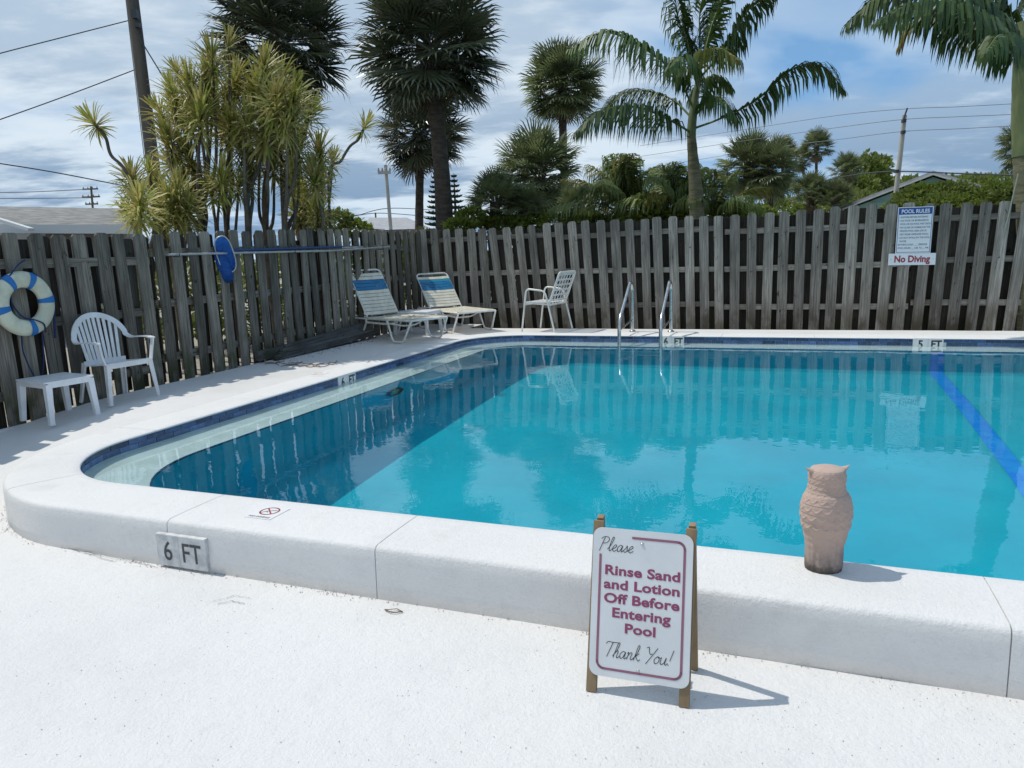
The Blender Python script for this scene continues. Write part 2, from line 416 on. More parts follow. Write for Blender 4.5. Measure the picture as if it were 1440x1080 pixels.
def outl(s, d=0.):
    """point at arc length s (from the near side's right end, leftwards), d metres outward; returns (u,v),(nu,nv)"""
    s = s % TOT; x, y = PU1 - PR, PV0; ang = pi
    cs = [(PU0 + PR, PV0 + PR), (PU0 + PR, PV1 - PR), (PU1 - PR, PV1 - PR), (PU1 - PR, PV0 + PR)]; ci = 0
    for k, L in SEG:
        if s <= L + 1e-9:
            if k == 'l':
                x += cos(ang) * s; y += sin(ang) * s; n = (-sin(ang - pi), cos(ang - pi)) if False else (cos(ang + pi / 2), sin(ang + pi / 2))
                return (x + n[0] * d, y + n[1] * d), n
            a = ang + pi / 2 - s / PR; n = (cos(a), sin(a)); c = cs[ci]
            return (c[0] + n[0] * (PR + d), c[1] + n[1] * (PR + d)), n
        s -= L
        if k == 'l': x += cos(ang) * L; y += sin(ang) * L
        else:
            c = cs[ci]; ci += 1; ang -= pi / 2; x, y = c[0] + cos(ang + pi / 2) * PR, c[1] + sin(ang + pi / 2) * PR
    return outl(0, d)


LR = .9; LE0, LE1, LV0, LV1 = PU0 + .42, PU1 - .42, PV0 + .021, PV1 - .36


def ledge_outline():
    pts = []
    def arc_(cx_, cy_, r_, a0, a1, n=14):
        for i in range(n + 1): a = radians(a0 + (a1 - a0) * i / n); pts.append((cx_ + r_ * cos(a), cy_ + r_ * sin(a)))
    arc_(LE0 + LR, LV0 + LR, LR, 270, 180)
    arc_(LE0 + .5, LV1 - .5, .5, 180, 90)
    arc_(LE1 - .5, LV1 - .5, .5, 90, 0)
    arc_(LE1 - .5, LV0 + .5, .5, 0, -90)
    # resample evenly
    out = []; k = len(pts)
    for i in range(k):
        a = Vector((*pts[i], 0)); c_ = Vector((*pts[(i + 1) % k], 0)); n = max(1, int((c_ - a).length / .076))
        for j in range(n): q = a.lerp(c_, j / n); out.append((q.x, q.y))
    return out


def odist(u, v):
    """signed distance outside the inner pool outline"""
    cu, cv = (PU0 + PU1) / 2, (PV0 + PV1) / 2
    qx = abs(u - cu) - ((PU1 - PU0) / 2 - PR); qy = abs(v - cv) - ((PV1 - PV0) / 2 - PR)
    return sqrt(max(qx, 0) ** 2 + max(qy, 0) ** 2) + min(max(qx, qy), 0) - PR


def sm(a, b, x):
    t = min(1, max(0, (x - a) / (b - a))); return t * t * (3 - 2 * t)


ZL = -.22


def hd(u, v):
    if v > 5.4 or u > 6.6 and v > 4: return -.003
    if u < -3.0: return ZL * (1 - sm(2.0, 4.8, v)) - .003
    return ZL


def sweep(b, s0, s1, prof, step=.06, caps=True):
    n = max(1, int(math.ceil((s1 - s0) / step))); k = len(prof); vs = []
    for i in range(n + 1):
        s = s0 + (s1 - s0) * i / n
        for d, z in prof:
            p, _ = outl(s, d); vs.append((p[0], p[1], z))
    fs = [(i * k + j, (i + 1) * k + j, (i + 1) * k + (j + 1) % k, i * k + (j + 1) % k) for i in range(n) for j in range(k)]
    if caps: fs += [tuple(range(k)), tuple(n * k + j for j in range(k))[::-1]]
    b.add(vs, fs)


def inpool(o): o.rotation_euler = (0, 0, TH); return o


# lower and upper deck: one height field, split where the coping stands
def deck(name, u0, u1, v0, v1, keep, mat, label=None, res=.12):
    b = MB(); nu = int(round((u1 - u0) / res)); nv = int(round((v1 - v0) / res)); idx = {}; vs = []; fs = []
    def vi(i, j):
        if (i, j) not in idx:
            u = u0 + (u1 - u0) * i / nu; v = v0 + (v1 - v0) * j / nv
            e = .0025 * noise.noise(Vector((u * .9, v * .9, 3))) + .001 * noise.noise(Vector((u * 4, v * 4, 9)))
            idx[i, j] = len(vs); vs.append((u, v, hd(u, v) + e - .001))
        return idx[i, j]
    for i in range(nu):
        for j in range(nv):
            u = u0 + (u1 - u0) * (i + .5) / nu; v = v0 + (v1 - v0) * (j + .5) / nv
            if odist(u, v) > .12 and keep(u, v): fs.append((vi(i, j), vi(i + 1, j), vi(i + 1, j + 1), vi(i, j + 1)))
    b.smooth = True; b.add(vs, fs); o = inpool(b.build(name, mat)); return tag(o, kind='structure')


deck('lower_deck', -5.61, 9, -6, 2.62, lambda u, v: True, M['deck'])
deck('upper_deck', -5.61, -3.29, 2.62, 10.8, lambda u, v: v < 10.26 or u < -4.65, M['deck_old'], res=.08)
deck('far_deck', -3.29, 9, 9.63, 10.24, lambda u, v: True, M['deck_old'], res=.1)
b = MB()
b.box((-5.63, 4.7, -.25), (.04, 12.2, .36)); b.box((2.4, 10.265, -.16), (13.3, .05, .28))
tag(inpool(b.build('deck_edge', M['deck_old'])), kind='structure')
b = MB(); g0, g1, g2, g3 = PU0 - .2, PU1 + .2, PV0 - .2, PV1 + .2; BG = 1500; zg = -.34
b.add([(x, y, zg) for x, y in ((-BG, -BG), (BG, -BG), (BG, BG), (-BG, BG), (g0, g2), (g1, g2), (g1, g3), (g0, g3))], [(0, 1, 5, 4), (1, 2, 6, 5), (2, 3, 7, 6), (3, 0, 4, 7)])
tag(inpool(b.build('ground', M['gravel'])), kind='structure')
b = MB()
b.box((0, 60.29, -.28), (160, 100, .28)); b.box((-42.85, -10, -.28), (74.4, 40.56, .28))
tag(inpool(b.build('yard', M['sand'])), kind='structure')

# basin: ledge, deep walls, floor
ZW = -.09; ZLED = -.145; ZF = -1.50
LO = ledge_outline(); NL = len(LO)


def lnorm(i):
    a = LO[i - 1]; c_ = LO[(i + 1) % NL]; d = Vector((c_[0] - a[0], c_[1] - a[1], 0)).normalized(); return Vector((d.y, -d.x, 0))  # into the water


b = MB()
vs = []
for i in range(NL): vs.append((LO[i][0], LO[i][1], ZLED))
outer_ = []
for i in range(NL):
    # nearest outline parameter: project outwards on the wall line
    outer_.append(None)
WN = 260; wall = [outl(TOT * i / WN, .021)[0] for i in range(WN)]
b.add([(p[0], p[1], -.02) for p in wall] + [(p[0], p[1], ZLED - .05) for p in wall], [(i, (i + 1) % WN, WN + (i + 1) % WN, WN + i) for i in range(WN)])
b.add([(p[0], p[1], -.02) for p in wall] + [(outl(TOT * i / WN, .33)[0][0], outl(TOT * i / WN, .33)[0][1], -.02) for i in range(WN)], [(i, (i + 1) % WN, WN + (i + 1) % WN, WN + i) for i in range(WN)])
# ledge top: strip between the ledge outline and the wall (both walked by angle round the middle)
mc = ((PU0 + PU1) / 2, (PV0 + PV1) / 2)
def hit(poly, a):
    dx, dy = cos(a), sin(a); best = None; k = len(poly)
    for i in range(k):
        x1, y1 = poly[i][0] - mc[0], poly[i][1] - mc[1]; x2, y2 = poly[(i + 1) % k][0] - mc[0], poly[(i + 1) % k][1] - mc[1]
        den = dx * (y2 - y1) - dy * (x2 - x1)
        if abs(den) < 1e-12: continue
        t_ = (x1 * (y2 - y1) - y1 * (x2 - x1)) / den; q = (x1 * dy - y1 * dx) / den
        if t_ > 0 and -1e-9 <= q <= 1 + 1e-9: best = t_ if best is None else max(best, t_)
    return (mc[0] + dx * best, mc[1] + dy * best)
vs = []; K = 0
for (x_, y_) in LO:
    a = atan2(y_ - mc[1], x_ - mc[0]); h_ = hit(wall, a); vs += [(x_, y_, ZLED), (h_[0], h_[1], ZLED)]; K += 1
b.add(vs, [(2 * i, 2 * i + 1, (2 * i + 3) % (2 * K), (2 * i + 2) % (2 * K)) for i in range(K)])
basin = inpool(b.build('pool_basin', M['ledge'])); tag(basin, kind='structure')
def zf(u): return ZF + .25 * sm(1.7, 4.5, u)
b = MB(); vs = []
for dz in range(3):
    for i in range(NL):
        n_ = lnorm(i); off = (0, 0, .10)[dz]; x_, y_ = LO[i][0] - n_.x * 0 + n_.x * -off * 0 + (n_.x * off), LO[i][1] + n_.y * off
        vs.append((x_, y_, (-.19, zf(x_) + .10, zf(x_) + .01)[dz]))
fs = [(k * NL + i, k * NL + (i + 1) % NL, (k + 1) * NL + (i + 1) % NL, (k + 1) * NL + i) for k in range(2) for i in range(NL)]
b.smooth = True; b.add(vs, fs); vs0 = [(p[0], p[1], ZLED) for p in LO] + [(p[0], p[1], -.19) for p in LO]
b.add(vs0, [(i, (i + 1) % NL, NL + (i + 1) % NL, NL + i) for i in range(NL)])
g = MB(); xs = 60; ys = 40; vs = []; fs = []
for i in range(xs + 1):
    for j in range(ys + 1):
        u = LE0 + .02 + (LE1 - LE0 - .04) * i / xs; v = LV0 + .02 + (LV1 - LV0 - .04) * j / ys; vs.append((u, v, zf(u)))
for i in range(xs):
    for j in range(ys): fs.append((i * (ys + 1) + j, (i + 1) * (ys + 1) + j, (i + 1) * (ys + 1) + j + 1, i * (ys + 1) + j + 1))
b.add(vs, fs)
shell = b.build('deep_shell', M['poolwall'], basin)
# blue depth line: up the far wall, over the floor, up the near wall
b = MB(); x0, x1 = 1.42, 1.55; e = .006
pts = [(LV1 - e, -.20), (LV1 - e, -1.40), (LV1 - .1 - e, -1.485), (LV0 + .1 + e, -1.485), (LV0 + e, -1.40), (LV0 + e, -.20)]
vs = [(x, p[0], p[1]) for p in pts for x in (x0, x1)]
b.add(vs, [(2 * i, 2 * i + 1, 2 * i + 3, 2 * i + 2) for i in range(len(pts) - 1)]); b.build('depth_line', M['line_blue'], basin)
# tiles
MARK = []


def s_of_left(v): return LU + LA + (v - PV0 - PR)
def s_of_far(u): return LU + 2 * LA + LV + (u - PU0 - PR)


marks = [(s_of_left(5.94), s_of_left(6.25)), (s_of_far(-1.60), s_of_far(-1.29)), (s_of_far(1.29), s_of_far(1.60))]
TL = .152; S0 = LU - .3; S1 = s_of_far(3.75)


def tile(row, s, L, mat, parent, name='wall_tile', z0=0, z1=0, dd=(.013, .021)):
    b = MB(); j = random.uniform(-.0012, .0012)
    sweep(b, s + .0018, s + L - .0018, [(dd[0] + j, z0), (dd[0] + j, z1), (dd[1], z1), (dd[1], z0)], .055)
    return b.build(name, mat, parent)


for row, (za, zb, off) in enumerate(((-.050, -.0125, 0), (-.0915, -.053, .076))):
    s = S0 - off
    while s < S1:
        e_ = s + TL; segs = [(s, e_)]
        for a, c_ in marks:
            ns = []
            for p, q in segs:
                if q <= a or p >= c_: ns.append((p, q))
                else:
                    if p < a: ns.append((p, a))
                    if q > c_: ns.append((c_, q))
            segs = ns
        for p, q in segs:
            if q - p > .03: tile(row, p, q - p, M['tile'] if random.random() < (.92, .12)[row] else M['tile2'], basin, z0=za, z1=zb)
        s += TL
b = MB(); s = S1 + .04
while s < TOT + S0 - .2:
    for za, zb in ((-.0455, -.004), (-.0905, -.049)): sweep(b, s, s + TL - .004, [(.013, za), (.013, zb), (.021, zb), (.021, za)], .08)
    s += TL
tag(b.build('tile_band', M['tile'], basin), kind='stuff')
def edge_piece(b, i, k):
    ring = []
    for q in range(k + 1):
        n_ = lnorm((i + q) % NL); p = Vector((*LO[(i + q) % NL], 0))
        if q == 0: p = p + (Vector((*LO[(i + 1) % NL], 0)) - p) * .03
        if q == k: p = p + (Vector((*LO[(i + k - 1) % NL], 0)) - p) * .03
        ring += [(p.x + n_.x * .0015, p.y + n_.y * .0015), (p.x + n_.x * .008, p.y + n_.y * .008)]
    vs = [(x_, y_, z_) for z_ in (-.190, ZLED + .0015) for x_, y_ in ring]; m_ = len(ring); fs = []
    for q in range(k): fs += [(2 * q, 2 * q + 1, 2 * q + 3, 2 * q + 2)[::-1], (m_ + 2 * q, m_ + 2 * q + 1, m_ + 2 * q + 3, m_ + 2 * q + 2), (2 * q + 1, 2 * q + 3, m_ + 2 * q + 3, m_ + 2 * q + 1)]
    fs += [(0, 1, m_ + 1, m_), (m_ - 2, m_ - 1, 2 * m_ - 1, 2 * m_ - 2)]
    b.add(vs, fs)


bb = MB(); i = 0
while i < NL - 1:
    x_, y_ = LO[i]
    if (x_ < LE0 + .95 and y_ < LV1) or (y_ > LV1 - .45 and x_ < 3.8):
        b = MB(); edge_piece(b, i, 2); b.build('edge_tile', M['tile'], basin)
    elif y_ > LV0 + .4: edge_piece(bb, i, 2)
    i += 2
if bb.v: tag(bb.build('edge_tile_band', M['tile'], basin), kind='stuff')
# main drain grate on the floor, ring light in the left wall
dr = at(0, 0, 1)
b = MB()
gx, gy = .36, .05
for i in range(9): b.box((-.18 + i * .045, 0, .02), (.012, .36, .02))
for x in (-.2, .2): b.box((x, 0, .02), (.02, .40, .025))
for y in (-.19, .19): b.box((0, y, .02), (.38, .02, .025))
drain = tag(b.build('drain_grate', material('grate_plastic', (.03, .56, .68), .6)), 'pale square main drain grate on the floor of the pool', 'drain')
drain.location = uvw(-2.72, 6.0, ZF + .0); drain.scale = (.55, .55, .25); drain.rotation_euler = (0, 0, TH)
pl = empty('pool_light', uvw(LE0 + .0, 6.25, -.62), TH); tag(pl, 'round underwater light with a dark ring on the left pool wall', 'pool light')
b = MB(); b.tube([(.02, .13 * cos(a), .13 * sin(a)) for a in [i * pi / 12 for i in range(24)]], .022, 8, close=True); b.build('light_ring', M['dark'], pl)
b = MB(); b.smooth = True; b.add([(.03, 0, 0)] + [(.012, .115 * cos(i * pi / 10), .115 * sin(i * pi / 10)) for i in range(20)], [(0, i + 1, (i + 1) % 20 + 1) for i in range(20)]); b.build('light_lens', M['green_light'], pl)

# coping
b = MB()
sweep(b, 0, TOT, [(.004, -.011), (.004, -.004), (.335, -.005), (.362, -.02), (.3695, -.235), (.022, -.235), (.022, -.011)], .08, False)
cop = inpool(b.build('pool_coping', M['coping_joint'])); tag(cop, kind='structure')
prof = [(.0, -.012), (.0, -.005), (.006, -.001), (.05, .0), (.15, .001), (.25, .001), (.342, -.0005), (.357, -.004), (.366, -.011), (.370, -.022), (.372, -.055), (.373, -.10), (.375, -.16), (.376, -.233), (.03, -.233), (.03, -.012)]
sj = [LU - (.63 - (PU0 + PR)) + 1.08 * k for k in range(-4, 5)]   # near side joints (u=.63, -.45, -1.53, -2.61)
js = sorted(x for x in sj if 0 < x < LU); last = js[-1]; cur = last
while cur + 1.12 < TOT + js[0] - .4: cur += 1.08; js.append(cur)
js.append(TOT + js[0])
for a, c_ in zip(js[:-1], js[1:]):
    b = MB(); b.smooth = True; n = max(2, int((c_ - a) / .035)); k = len(prof); vs = []
    for i in range(n + 1):
        s = a + .002 + (c_ - a - .004) * i / n
        for q, (d, z) in enumerate(prof):
            p, _ = outl(s, d); o_ = Vector((p[0], p[1], z))
            w_ = noise.noise(o_ * 2.2) * .0045 + noise.noise(o_ * 9) * .0018 if 6 <= q <= 12 else noise.noise(o_ * 1.7) * .0012
            p, _ = outl(s, d + (w_ if q > 6 else 0)); vs.append((p[0], p[1], z + (w_ * .35 if 3 <= q <= 8 else 0)))
    fs = [(i * k + j, (i + 1) * k + j, (i + 1) * k + (j + 1) % k, i * k + (j + 1) % k) for i in range(n) for j in range(k)]
    b.add(vs, fs); b.smooth = False; b.add(vs[:k], [tuple(range(k))]); b.add(vs[-k:], [tuple(range(k))[::-1]])
    b.build('coping_slab', M['coping'], cop)

# water
b = MB(); b.smooth = True; idx = {}; vs = []; fs = []; st = .045
waves = [(random.uniform(0, 2 * pi), random.uniform(3.5, 15), random.uniform(0, 6.28)) for _ in range(22)]


def wz(u, v): return sum(.0016 / k_ * .55 * sin(k_ * (u * cos(a_) + v * sin(a_)) + p_) for a_, k_, p_ in waves)


NU = int((PU1 - PU0 + .3) / st); NV = int((PV1 - PV0 + .3) / st)
for i in range(NU + 1):
    for j in range(NV + 1):
        u = PU0 - .15 + i * st; v = PV0 - .15 + j * st
        if odist(u, v) < .11:
            idx[i, j] = len(vs); vs.append((u, v, ZW + wz(u, v)))
for (i, j) in idx:
    q = [(i, j), (i + 1, j), (i + 1, j + 1), (i, j + 1)]
    if all(x in idx for x in q): fs.append([idx[x] for x in q])
b.add(vs, fs); water = tag(inpool(b.build('pool_water', M['water'])), kind='structure')
water.cycles.is_caustics_caster = True
for o in [basin] + list(basin.children): o.cycles.is_caustics_receiver = True
drain.cycles.is_caustics_receiver = True


# ------------------------------------------------------------------ fences
def board_mesh(name, mat, W=.130, Hh=1.55, T=.017, seed=0, cut=0.):
    R = random.Random(seed); b = MB(); c_ = .021 + R.uniform(-.007, .007)
    prof = [(-W / 2, 0), (W / 2, 0), (W / 2, Hh * .5), (W / 2, Hh - c_), (W / 2 - c_ * .9, Hh), (-W / 2 + c_ * .9, Hh), (-W / 2, Hh - c_), (-W / 2, Hh * .5)]
    prof = [(x + R.uniform(-.002, .002), z) for x, z in prof]
    bow = R.uniform(-.008, .008); cup = R.uniform(-.004, .004)
    vs = [(x, -T / 2 + bow * sin(pi * z / Hh) + (cup if x > 0 else 0), z) for x, z in prof] + [(x, T / 2 + bow * sin(pi * z / Hh), z) for x, z in prof]
    n = 8
    fs = [(0, 1, 2, 7), (7, 2, 3, 6), (6, 3, 4, 5), (8, 15, 10, 9), (15, 14, 11, 10), (14, 13, 12, 11)] + [((i + 1) % n, i, i + n, (i + 1) % n + n) for i in range(n)]
    b.add(vs, fs); return b.me(name, mat)


front_l = [board_mesh('fence_board', M['wood'], seed=i) for i in range(6)]
front_f = [board_mesh('fence_board', M['wood_far'], seed=i + 20) for i in range(6)]
back_m = [board_mesh('fence_board_back', M['wood_back'], .138, seed=i + 40) for i in range(4)]
fl = empty('left_fence'); fl.name = 'wooden_fence'; tag(fl, 'weathered board fence along the left side with ring and pool poles on it', 'fence')
ff = empty('wooden_fence'); tag(ff, 'grey board fence behind the far side of the pool carrying the rules sign', 'fence')
for o in (fl, ff): o.rotation_euler = (0, 0, TH)
R = random.Random(3)
FU = -5.74; FVV = 10.92
v = .6
while v < 10.86:
    zb = hd(-5.6, v) - .05; zt = 1.41 + .10 * sm(4.4, 8.8, v) + R.uniform(-.012, .012)
    def ltop(vv): return 1.41 + .10 * sm(4.4, 8.8, vv)
    link('fence_board', R.choice(front_l), fl, loc=(FU + .02, v + R.uniform(-.012, .012), zb), rot=(R.uniform(-.022, .022), R.uniform(-.01, .01), pi / 2 + R.uniform(-.06, .06)), scale=(R.uniform(.93, 1.07), 1, (zt - zb) / 1.55))
    if not (8.35 < v < 8.5):
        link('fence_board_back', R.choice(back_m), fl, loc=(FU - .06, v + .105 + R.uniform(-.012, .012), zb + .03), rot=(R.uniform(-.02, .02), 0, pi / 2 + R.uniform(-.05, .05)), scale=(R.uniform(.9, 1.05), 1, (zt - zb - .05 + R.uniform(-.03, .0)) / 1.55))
    v += R.uniform(.196, .212)
u = -5.66
while u < 8.0:
    zb = -.14; zt = 1.53 + .022 * sin(u * 1.7) + R.uniform(-.010, .010) + (.02 if u > -2 else 0)
    lean = .055 - .02 * (u + 3) if -4.5 < u < 3 else (.03 if u < -4 else -.05)
    if not (-4.36 < u < -4.24 and False):
        link('fence_board', R.choice(front_f), ff, loc=(u + lean * .9 + R.uniform(-.008, .008), FVV - .03, zb), rot=(R.uniform(-.01, .01), -lean + R.uniform(-.012, .012), R.uniform(-.05, .05)), scale=(R.uniform(.93, 1.06), 1, (zt - zb) / 1.55))
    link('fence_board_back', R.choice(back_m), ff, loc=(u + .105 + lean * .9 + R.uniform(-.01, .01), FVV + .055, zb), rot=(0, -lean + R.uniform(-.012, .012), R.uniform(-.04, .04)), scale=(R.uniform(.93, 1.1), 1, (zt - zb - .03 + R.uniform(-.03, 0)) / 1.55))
    u += R.uniform(.205, .218)
u = -5.7
while u < 8:
    L = 2.38
    for z in (.27, .80, 1.33):
        zz_ = z + .03 * sin(u); zbar('rail', (u, FVV + .012, zz_ + R.uniform(-.03, .03)), (u + L - .03, FVV + .012, zz_ + R.uniform(-.03, .03)), .04, .075, M['wood_far'], ff)
    b = MB(); b.box((0, 0, 0), (.09, .09, 1.7)); b.build('post', M['wood_back'], ff, loc=(u, FVV + .115, .66))
    u += L
v = .6
while v < 10.8:
    L = min(2.4, 10.85 - v)
    for z in (.22, .75, 1.24):
        za = z + (0 if v > 5 else -.06); zbar('rail', (FU - .02, v, za), (FU - .02, v + L - .02, za + R.uniform(-.02, .04)), .04, .075, M['wood'], fl)
    b = MB(); b.box((0, 0, 0), (.09, .09, 1.6)); b.build('post', M['wood_back'], fl, loc=(FU - .125, v + .02, .56))
    v += 2.4


# ------------------------------------------------------------------ lettering
def text_mesh(name, s, size, mat, parent=None, bold=0., sx=1., shear=0., align='CENTER', thick=.0, spacing=1., line=1.):
    cu = bpy.data.curves.new(name, 'FONT'); cu.body = s; cu.size = size; cu.align_x = align; cu.offset = bold; cu.shear = shear; cu.extrude = thick; cu.space_character = spacing; cu.space_line = line
    cu.resolution_u = 4
    o = bpy.data.objects.new(name, cu); C.objects.link(o)
    dg = bpy.context.evaluated_depsgraph_get(); me = bpy.data.meshes.new_from_object(o.evaluated_get(dg)); bpy.data.objects.remove(o)
    me.name = name; me.materials.clear(); me.materials.append(mat)
    if sx != 1:
        for v in me.vertices: v.co.x *= sx
    return link(name, me, parent)


SCRIPT = {  # pen strokes, x advance last
    'P': ([[(.05, -.05), (.15, .5), (.25, .95)], [(.0, .85), (.2, 1.0), (.5, .98), (.58, .78), (.45, .58), (.2, .52)]], .62),
    'T': ([[(-.02, .86), (.1, 1.0), (.4, .98), (.75, 1.0)], [(.42, .98), (.32, .5), (.22, .0)]], .60),
    'Y': ([[(.0, .95), (.12, 1.0), (.2, .7), (.3, .55), (.42, .6)], [(.68, 1.0), (.5, .6), (.3, .2), (.15, -.1)]], .60),
    'l': ([[(.0, .1), (.2, .5), (.3, .95), (.2, .98), (.12, .5), (.12, .1), (.2, .0), (.32, .12)]], .32),
    'e': ([[(.0, .15), (.2, .25), (.3, .4), (.2, .48), (.06, .3), (.08, .06), (.22, .0), (.38, .12)]], .38),
    'a': ([[(.34, .42), (.18, .48), (.02, .25), (.08, .02), (.22, .06), (.36, .44), (.32, .08), (.38, .0), (.48, .12)]], .48),
    's': ([[(.0, .1), (.14, .3), (.2, .48), (.24, .3), (.26, .08), (.12, .0), (.04, .06)], [(.2, .02), (.34, .12)]], .34),
    'h': ([[(.0, .1), (.2, .5), (.28, .95), (.18, .96), (.1, .4), (.04, .0)], [(.08, .25), (.22, .46), (.3, .4), (.26, .06), (.34, .0), (.44, .12)]], .44),
    'n': ([[(.0, .4), (.08, .46), (.04, .0)], [(.07, .25), (.2, .46), (.3, .42), (.26, .08), (.34, .0), (.44, .12)]], .44),
    'k': ([[(.0, .1), (.2, .5), (.26, .95), (.16, .96), (.1, .4), (.04, .0)], [(.32, .48), (.1, .24)], [(.14, .27), (.34, .0), (.46, .1)]], .46),
    'o': ([[(.18, .46), (.03, .25), (.1, .01), (.28, .06), (.34, .3), (.2, .47), (.42, .38)]], .42),
    'u': ([[(.04, .46), (.02, .12), (.12, .0), (.26, .12), (.34, .46), (.32, .08), (.4, .0), (.5, .12)]], .48),
    '!': ([[(.22, 1.0), (.12, .3)], [(.08, .05), (.07, .0)]], .2), ' ': ([], .28)}


def script_text(name, s, h, mat, parent, wdt=.0022):
    b = MB(); x = 0
    for ch in s:
        st, adv = SCRIPT[ch]
        for p in st:
            q = bezier([((x + a + .22 * y_) * h, y_ * h, 0) for a, y_ in p], 5) if len(p) > 2 else [Vector(((x + a + .22 * y_) * h, y_ * h, 0)) for a, y_ in p]
            for a, c_ in zip(q[:-1], q[1:]):
                d = (c_ - a)
                if d.length < 1e-6: continue
                n_ = Vector((-d.y, d.x, 0)).normalized() * wdt / 2; e_ = d.normalized() * wdt * .25
                b.add([a - e_ - n_, c_ + e_ - n_, c_ + e_ + n_, a - e_ + n_], [(0, 1, 2, 3)])
        x += adv
    o = b.build(name, mat, parent); o['w'] = x * h; return o


def rrect(w_, h_, r, n=6):
    out = []
    for cx_, cy_, a0 in ((w_ / 2 - r, h_ / 2 - r, 0), (-w_ / 2 + r, h_ / 2 - r, 90), (-w_ / 2 + r, -h_ / 2 + r, 180), (w_ / 2 - r, -h_ / 2 + r, 270)):
        for i in range(n + 1): a = radians(a0 + 90 * i / n); out.append((cx_ + r * cos(a), cy_ + r * sin(a)))
    return out


def plate(name, pts, z0, z1, mat, parent):
    b = MB(); n = len(pts); b.add([(x, y, z0) for x, y in pts] + [(x, y, z1) for x, y in pts], [tuple(range(n))[::-1], tuple(range(n, 2 * n))] + [(i, (i + 1) % n, n + (i + 1) % n, n + i) for i in range(n)])
    return b.build(name, mat, parent)


def ribbon(b, pts, wd, z):
    for a, c_ in zip(pts[:-1], pts[1:]):
        a = Vector((*a, z)); c_ = Vector((*c_, z)); d = (c_ - a).normalized(); n_ = Vector((-d.y, d.x, 0)) * wd / 2; e_ = d * wd * .2
        b.add([a - e_ - n_, c_ + e_ - n_, c_ + e_ + n_, a - e_ + n_], [(0, 1, 2, 3)])


def board_frame(origin, right, upv):
    """matrix with local x = right, y = up the face, z = out of it"""
    r = Vector(right).normalized(); u_ = Vector(upv); u_ = (u_ - r * u_.dot(r)).normalized(); n_ = r.cross(u_)
    return Matrix(((r.x, u_.x, n_.x, origin[0]), (r.y, u_.y, n_.y, origin[1]), (r.z, u_.z, n_.z, origin[2]), (0, 0, 0, 1)))


# ------------------------------------------------------------------ rinse sign (sandwich board)
fL = Vector((.215, 2.080, ZL)); fR = Vector((.482, 1.985, ZL)); back = Vector((.081, .196, 0))
aL = fL + back * .55 + Vector((0, 0, .515)); aR = fR + back * .55 + Vector((0, 0, .515))
sg = empty('sandwich_board', (fL + fR) / 2); sgi = Vector(sg.location)
tag(sg, 'white folding sign with maroon lettering on timber stakes in front of the pool curb', 'sign')
rr = (fR - fL).normalized()
for f_, a_, nm in ((fL, aL, 0), (fR, aR, 1)):
    b = MB(); d = (a_ - f_).normalized(); b.bar(f_ - sgi, f_ - sgi + d * .530, .020, .031, rr); b.build('stake', M['stake'], sg)
    b = MB(); g_ = f_ + back; t_ = a_ + Vector((0, 0, -.012)) + back.normalized() * .022; d2 = (t_ - g_).normalized(); b.bar(g_ - sgi, g_ - sgi + d2 * .53, .024, .020, rr); b.build('stake', M['stake'], sg)
    b = MB(); q = f_ + d * .515 + back.normalized() * .012 - sgi
    b.tube([q - rr * .016, q + rr * .016], .007, 8); b.build('hinge', M['steel'], sg)
b = MB(); d = (aL - fL).normalized(); b.bar(fL + back * .9 - sgi + Vector((0, 0, .10)) - rr * .0, fR + back * .9 - sgi + Vector((0, 0, .10)), .014, .022); b.build('crossbar', M['stake'], sg)
nrm = rr.cross(d).normalized()
mid = (fL + fR) / 2 - sgi + d * (.055 + .2285) + nrm * .0135
MT = board_frame(mid, rr, d)
pn = plate('sign_panel', rrect(.305, .457, .028), -.0012, .0012, M['signw'], sg); pn.matrix_local = MT
b = MB(); x, y, r_ = .128, .204, .022
arc = lambda cx_, cy_, a0: [(cx_ + r_ * cos(radians(a0 + 15 * i)), cy_ + r_ * sin(radians(a0 + 15 * i))) for i in range(7)]
ribbon(b, [(-.030, y)] + arc(x - r_, y - r_, 90)[::1][:0] + [(x - r_, y)] + arc(x - r_, y - r_, 0)[::-1] + [(x, -y + r_)] + [(px_, py_) for px_, py_ in arc(x - r_, -y + r_, 270)][::-1] + [(-x + r_, -y)] + arc(-x + r_, -y + r_, 180)[::-1] + [(-x, .145)], .0075, .0020)
b.build('sign_border', M['maroon_faded'], pn)
for i, (s_, y_) in enumerate((('Rinse Sand', .086), ('and Lotion', .043), ('Off Before', .000), ('Entering', -.043), ('Pool', -.087))):
    o = text_mesh('lettering', s_, .0405, M['maroon'], pn, bold=.0013, sx=1.14, spacing=1.03); o.scale = (1.12, 1, 1); o.location = (.002, y_, .0020)
o = script_text('lettering', 'Please', .042, M['ink'], pn, .0022); o.location = (-.134, .158, .0020)
o = script_text('lettering', 'Thank You!', .046, M['ink'], pn, .0022); o.location = (-.108, -.166, .0020)
for p in ((.0, .188), (.0, -.196)):
    b = MB(); b.lathe([(.005, 0), (.0045, .002), (.002, .003)], 10); b.build('bolt', M['steel'], pn, loc=(p[0], p[1], .0016))

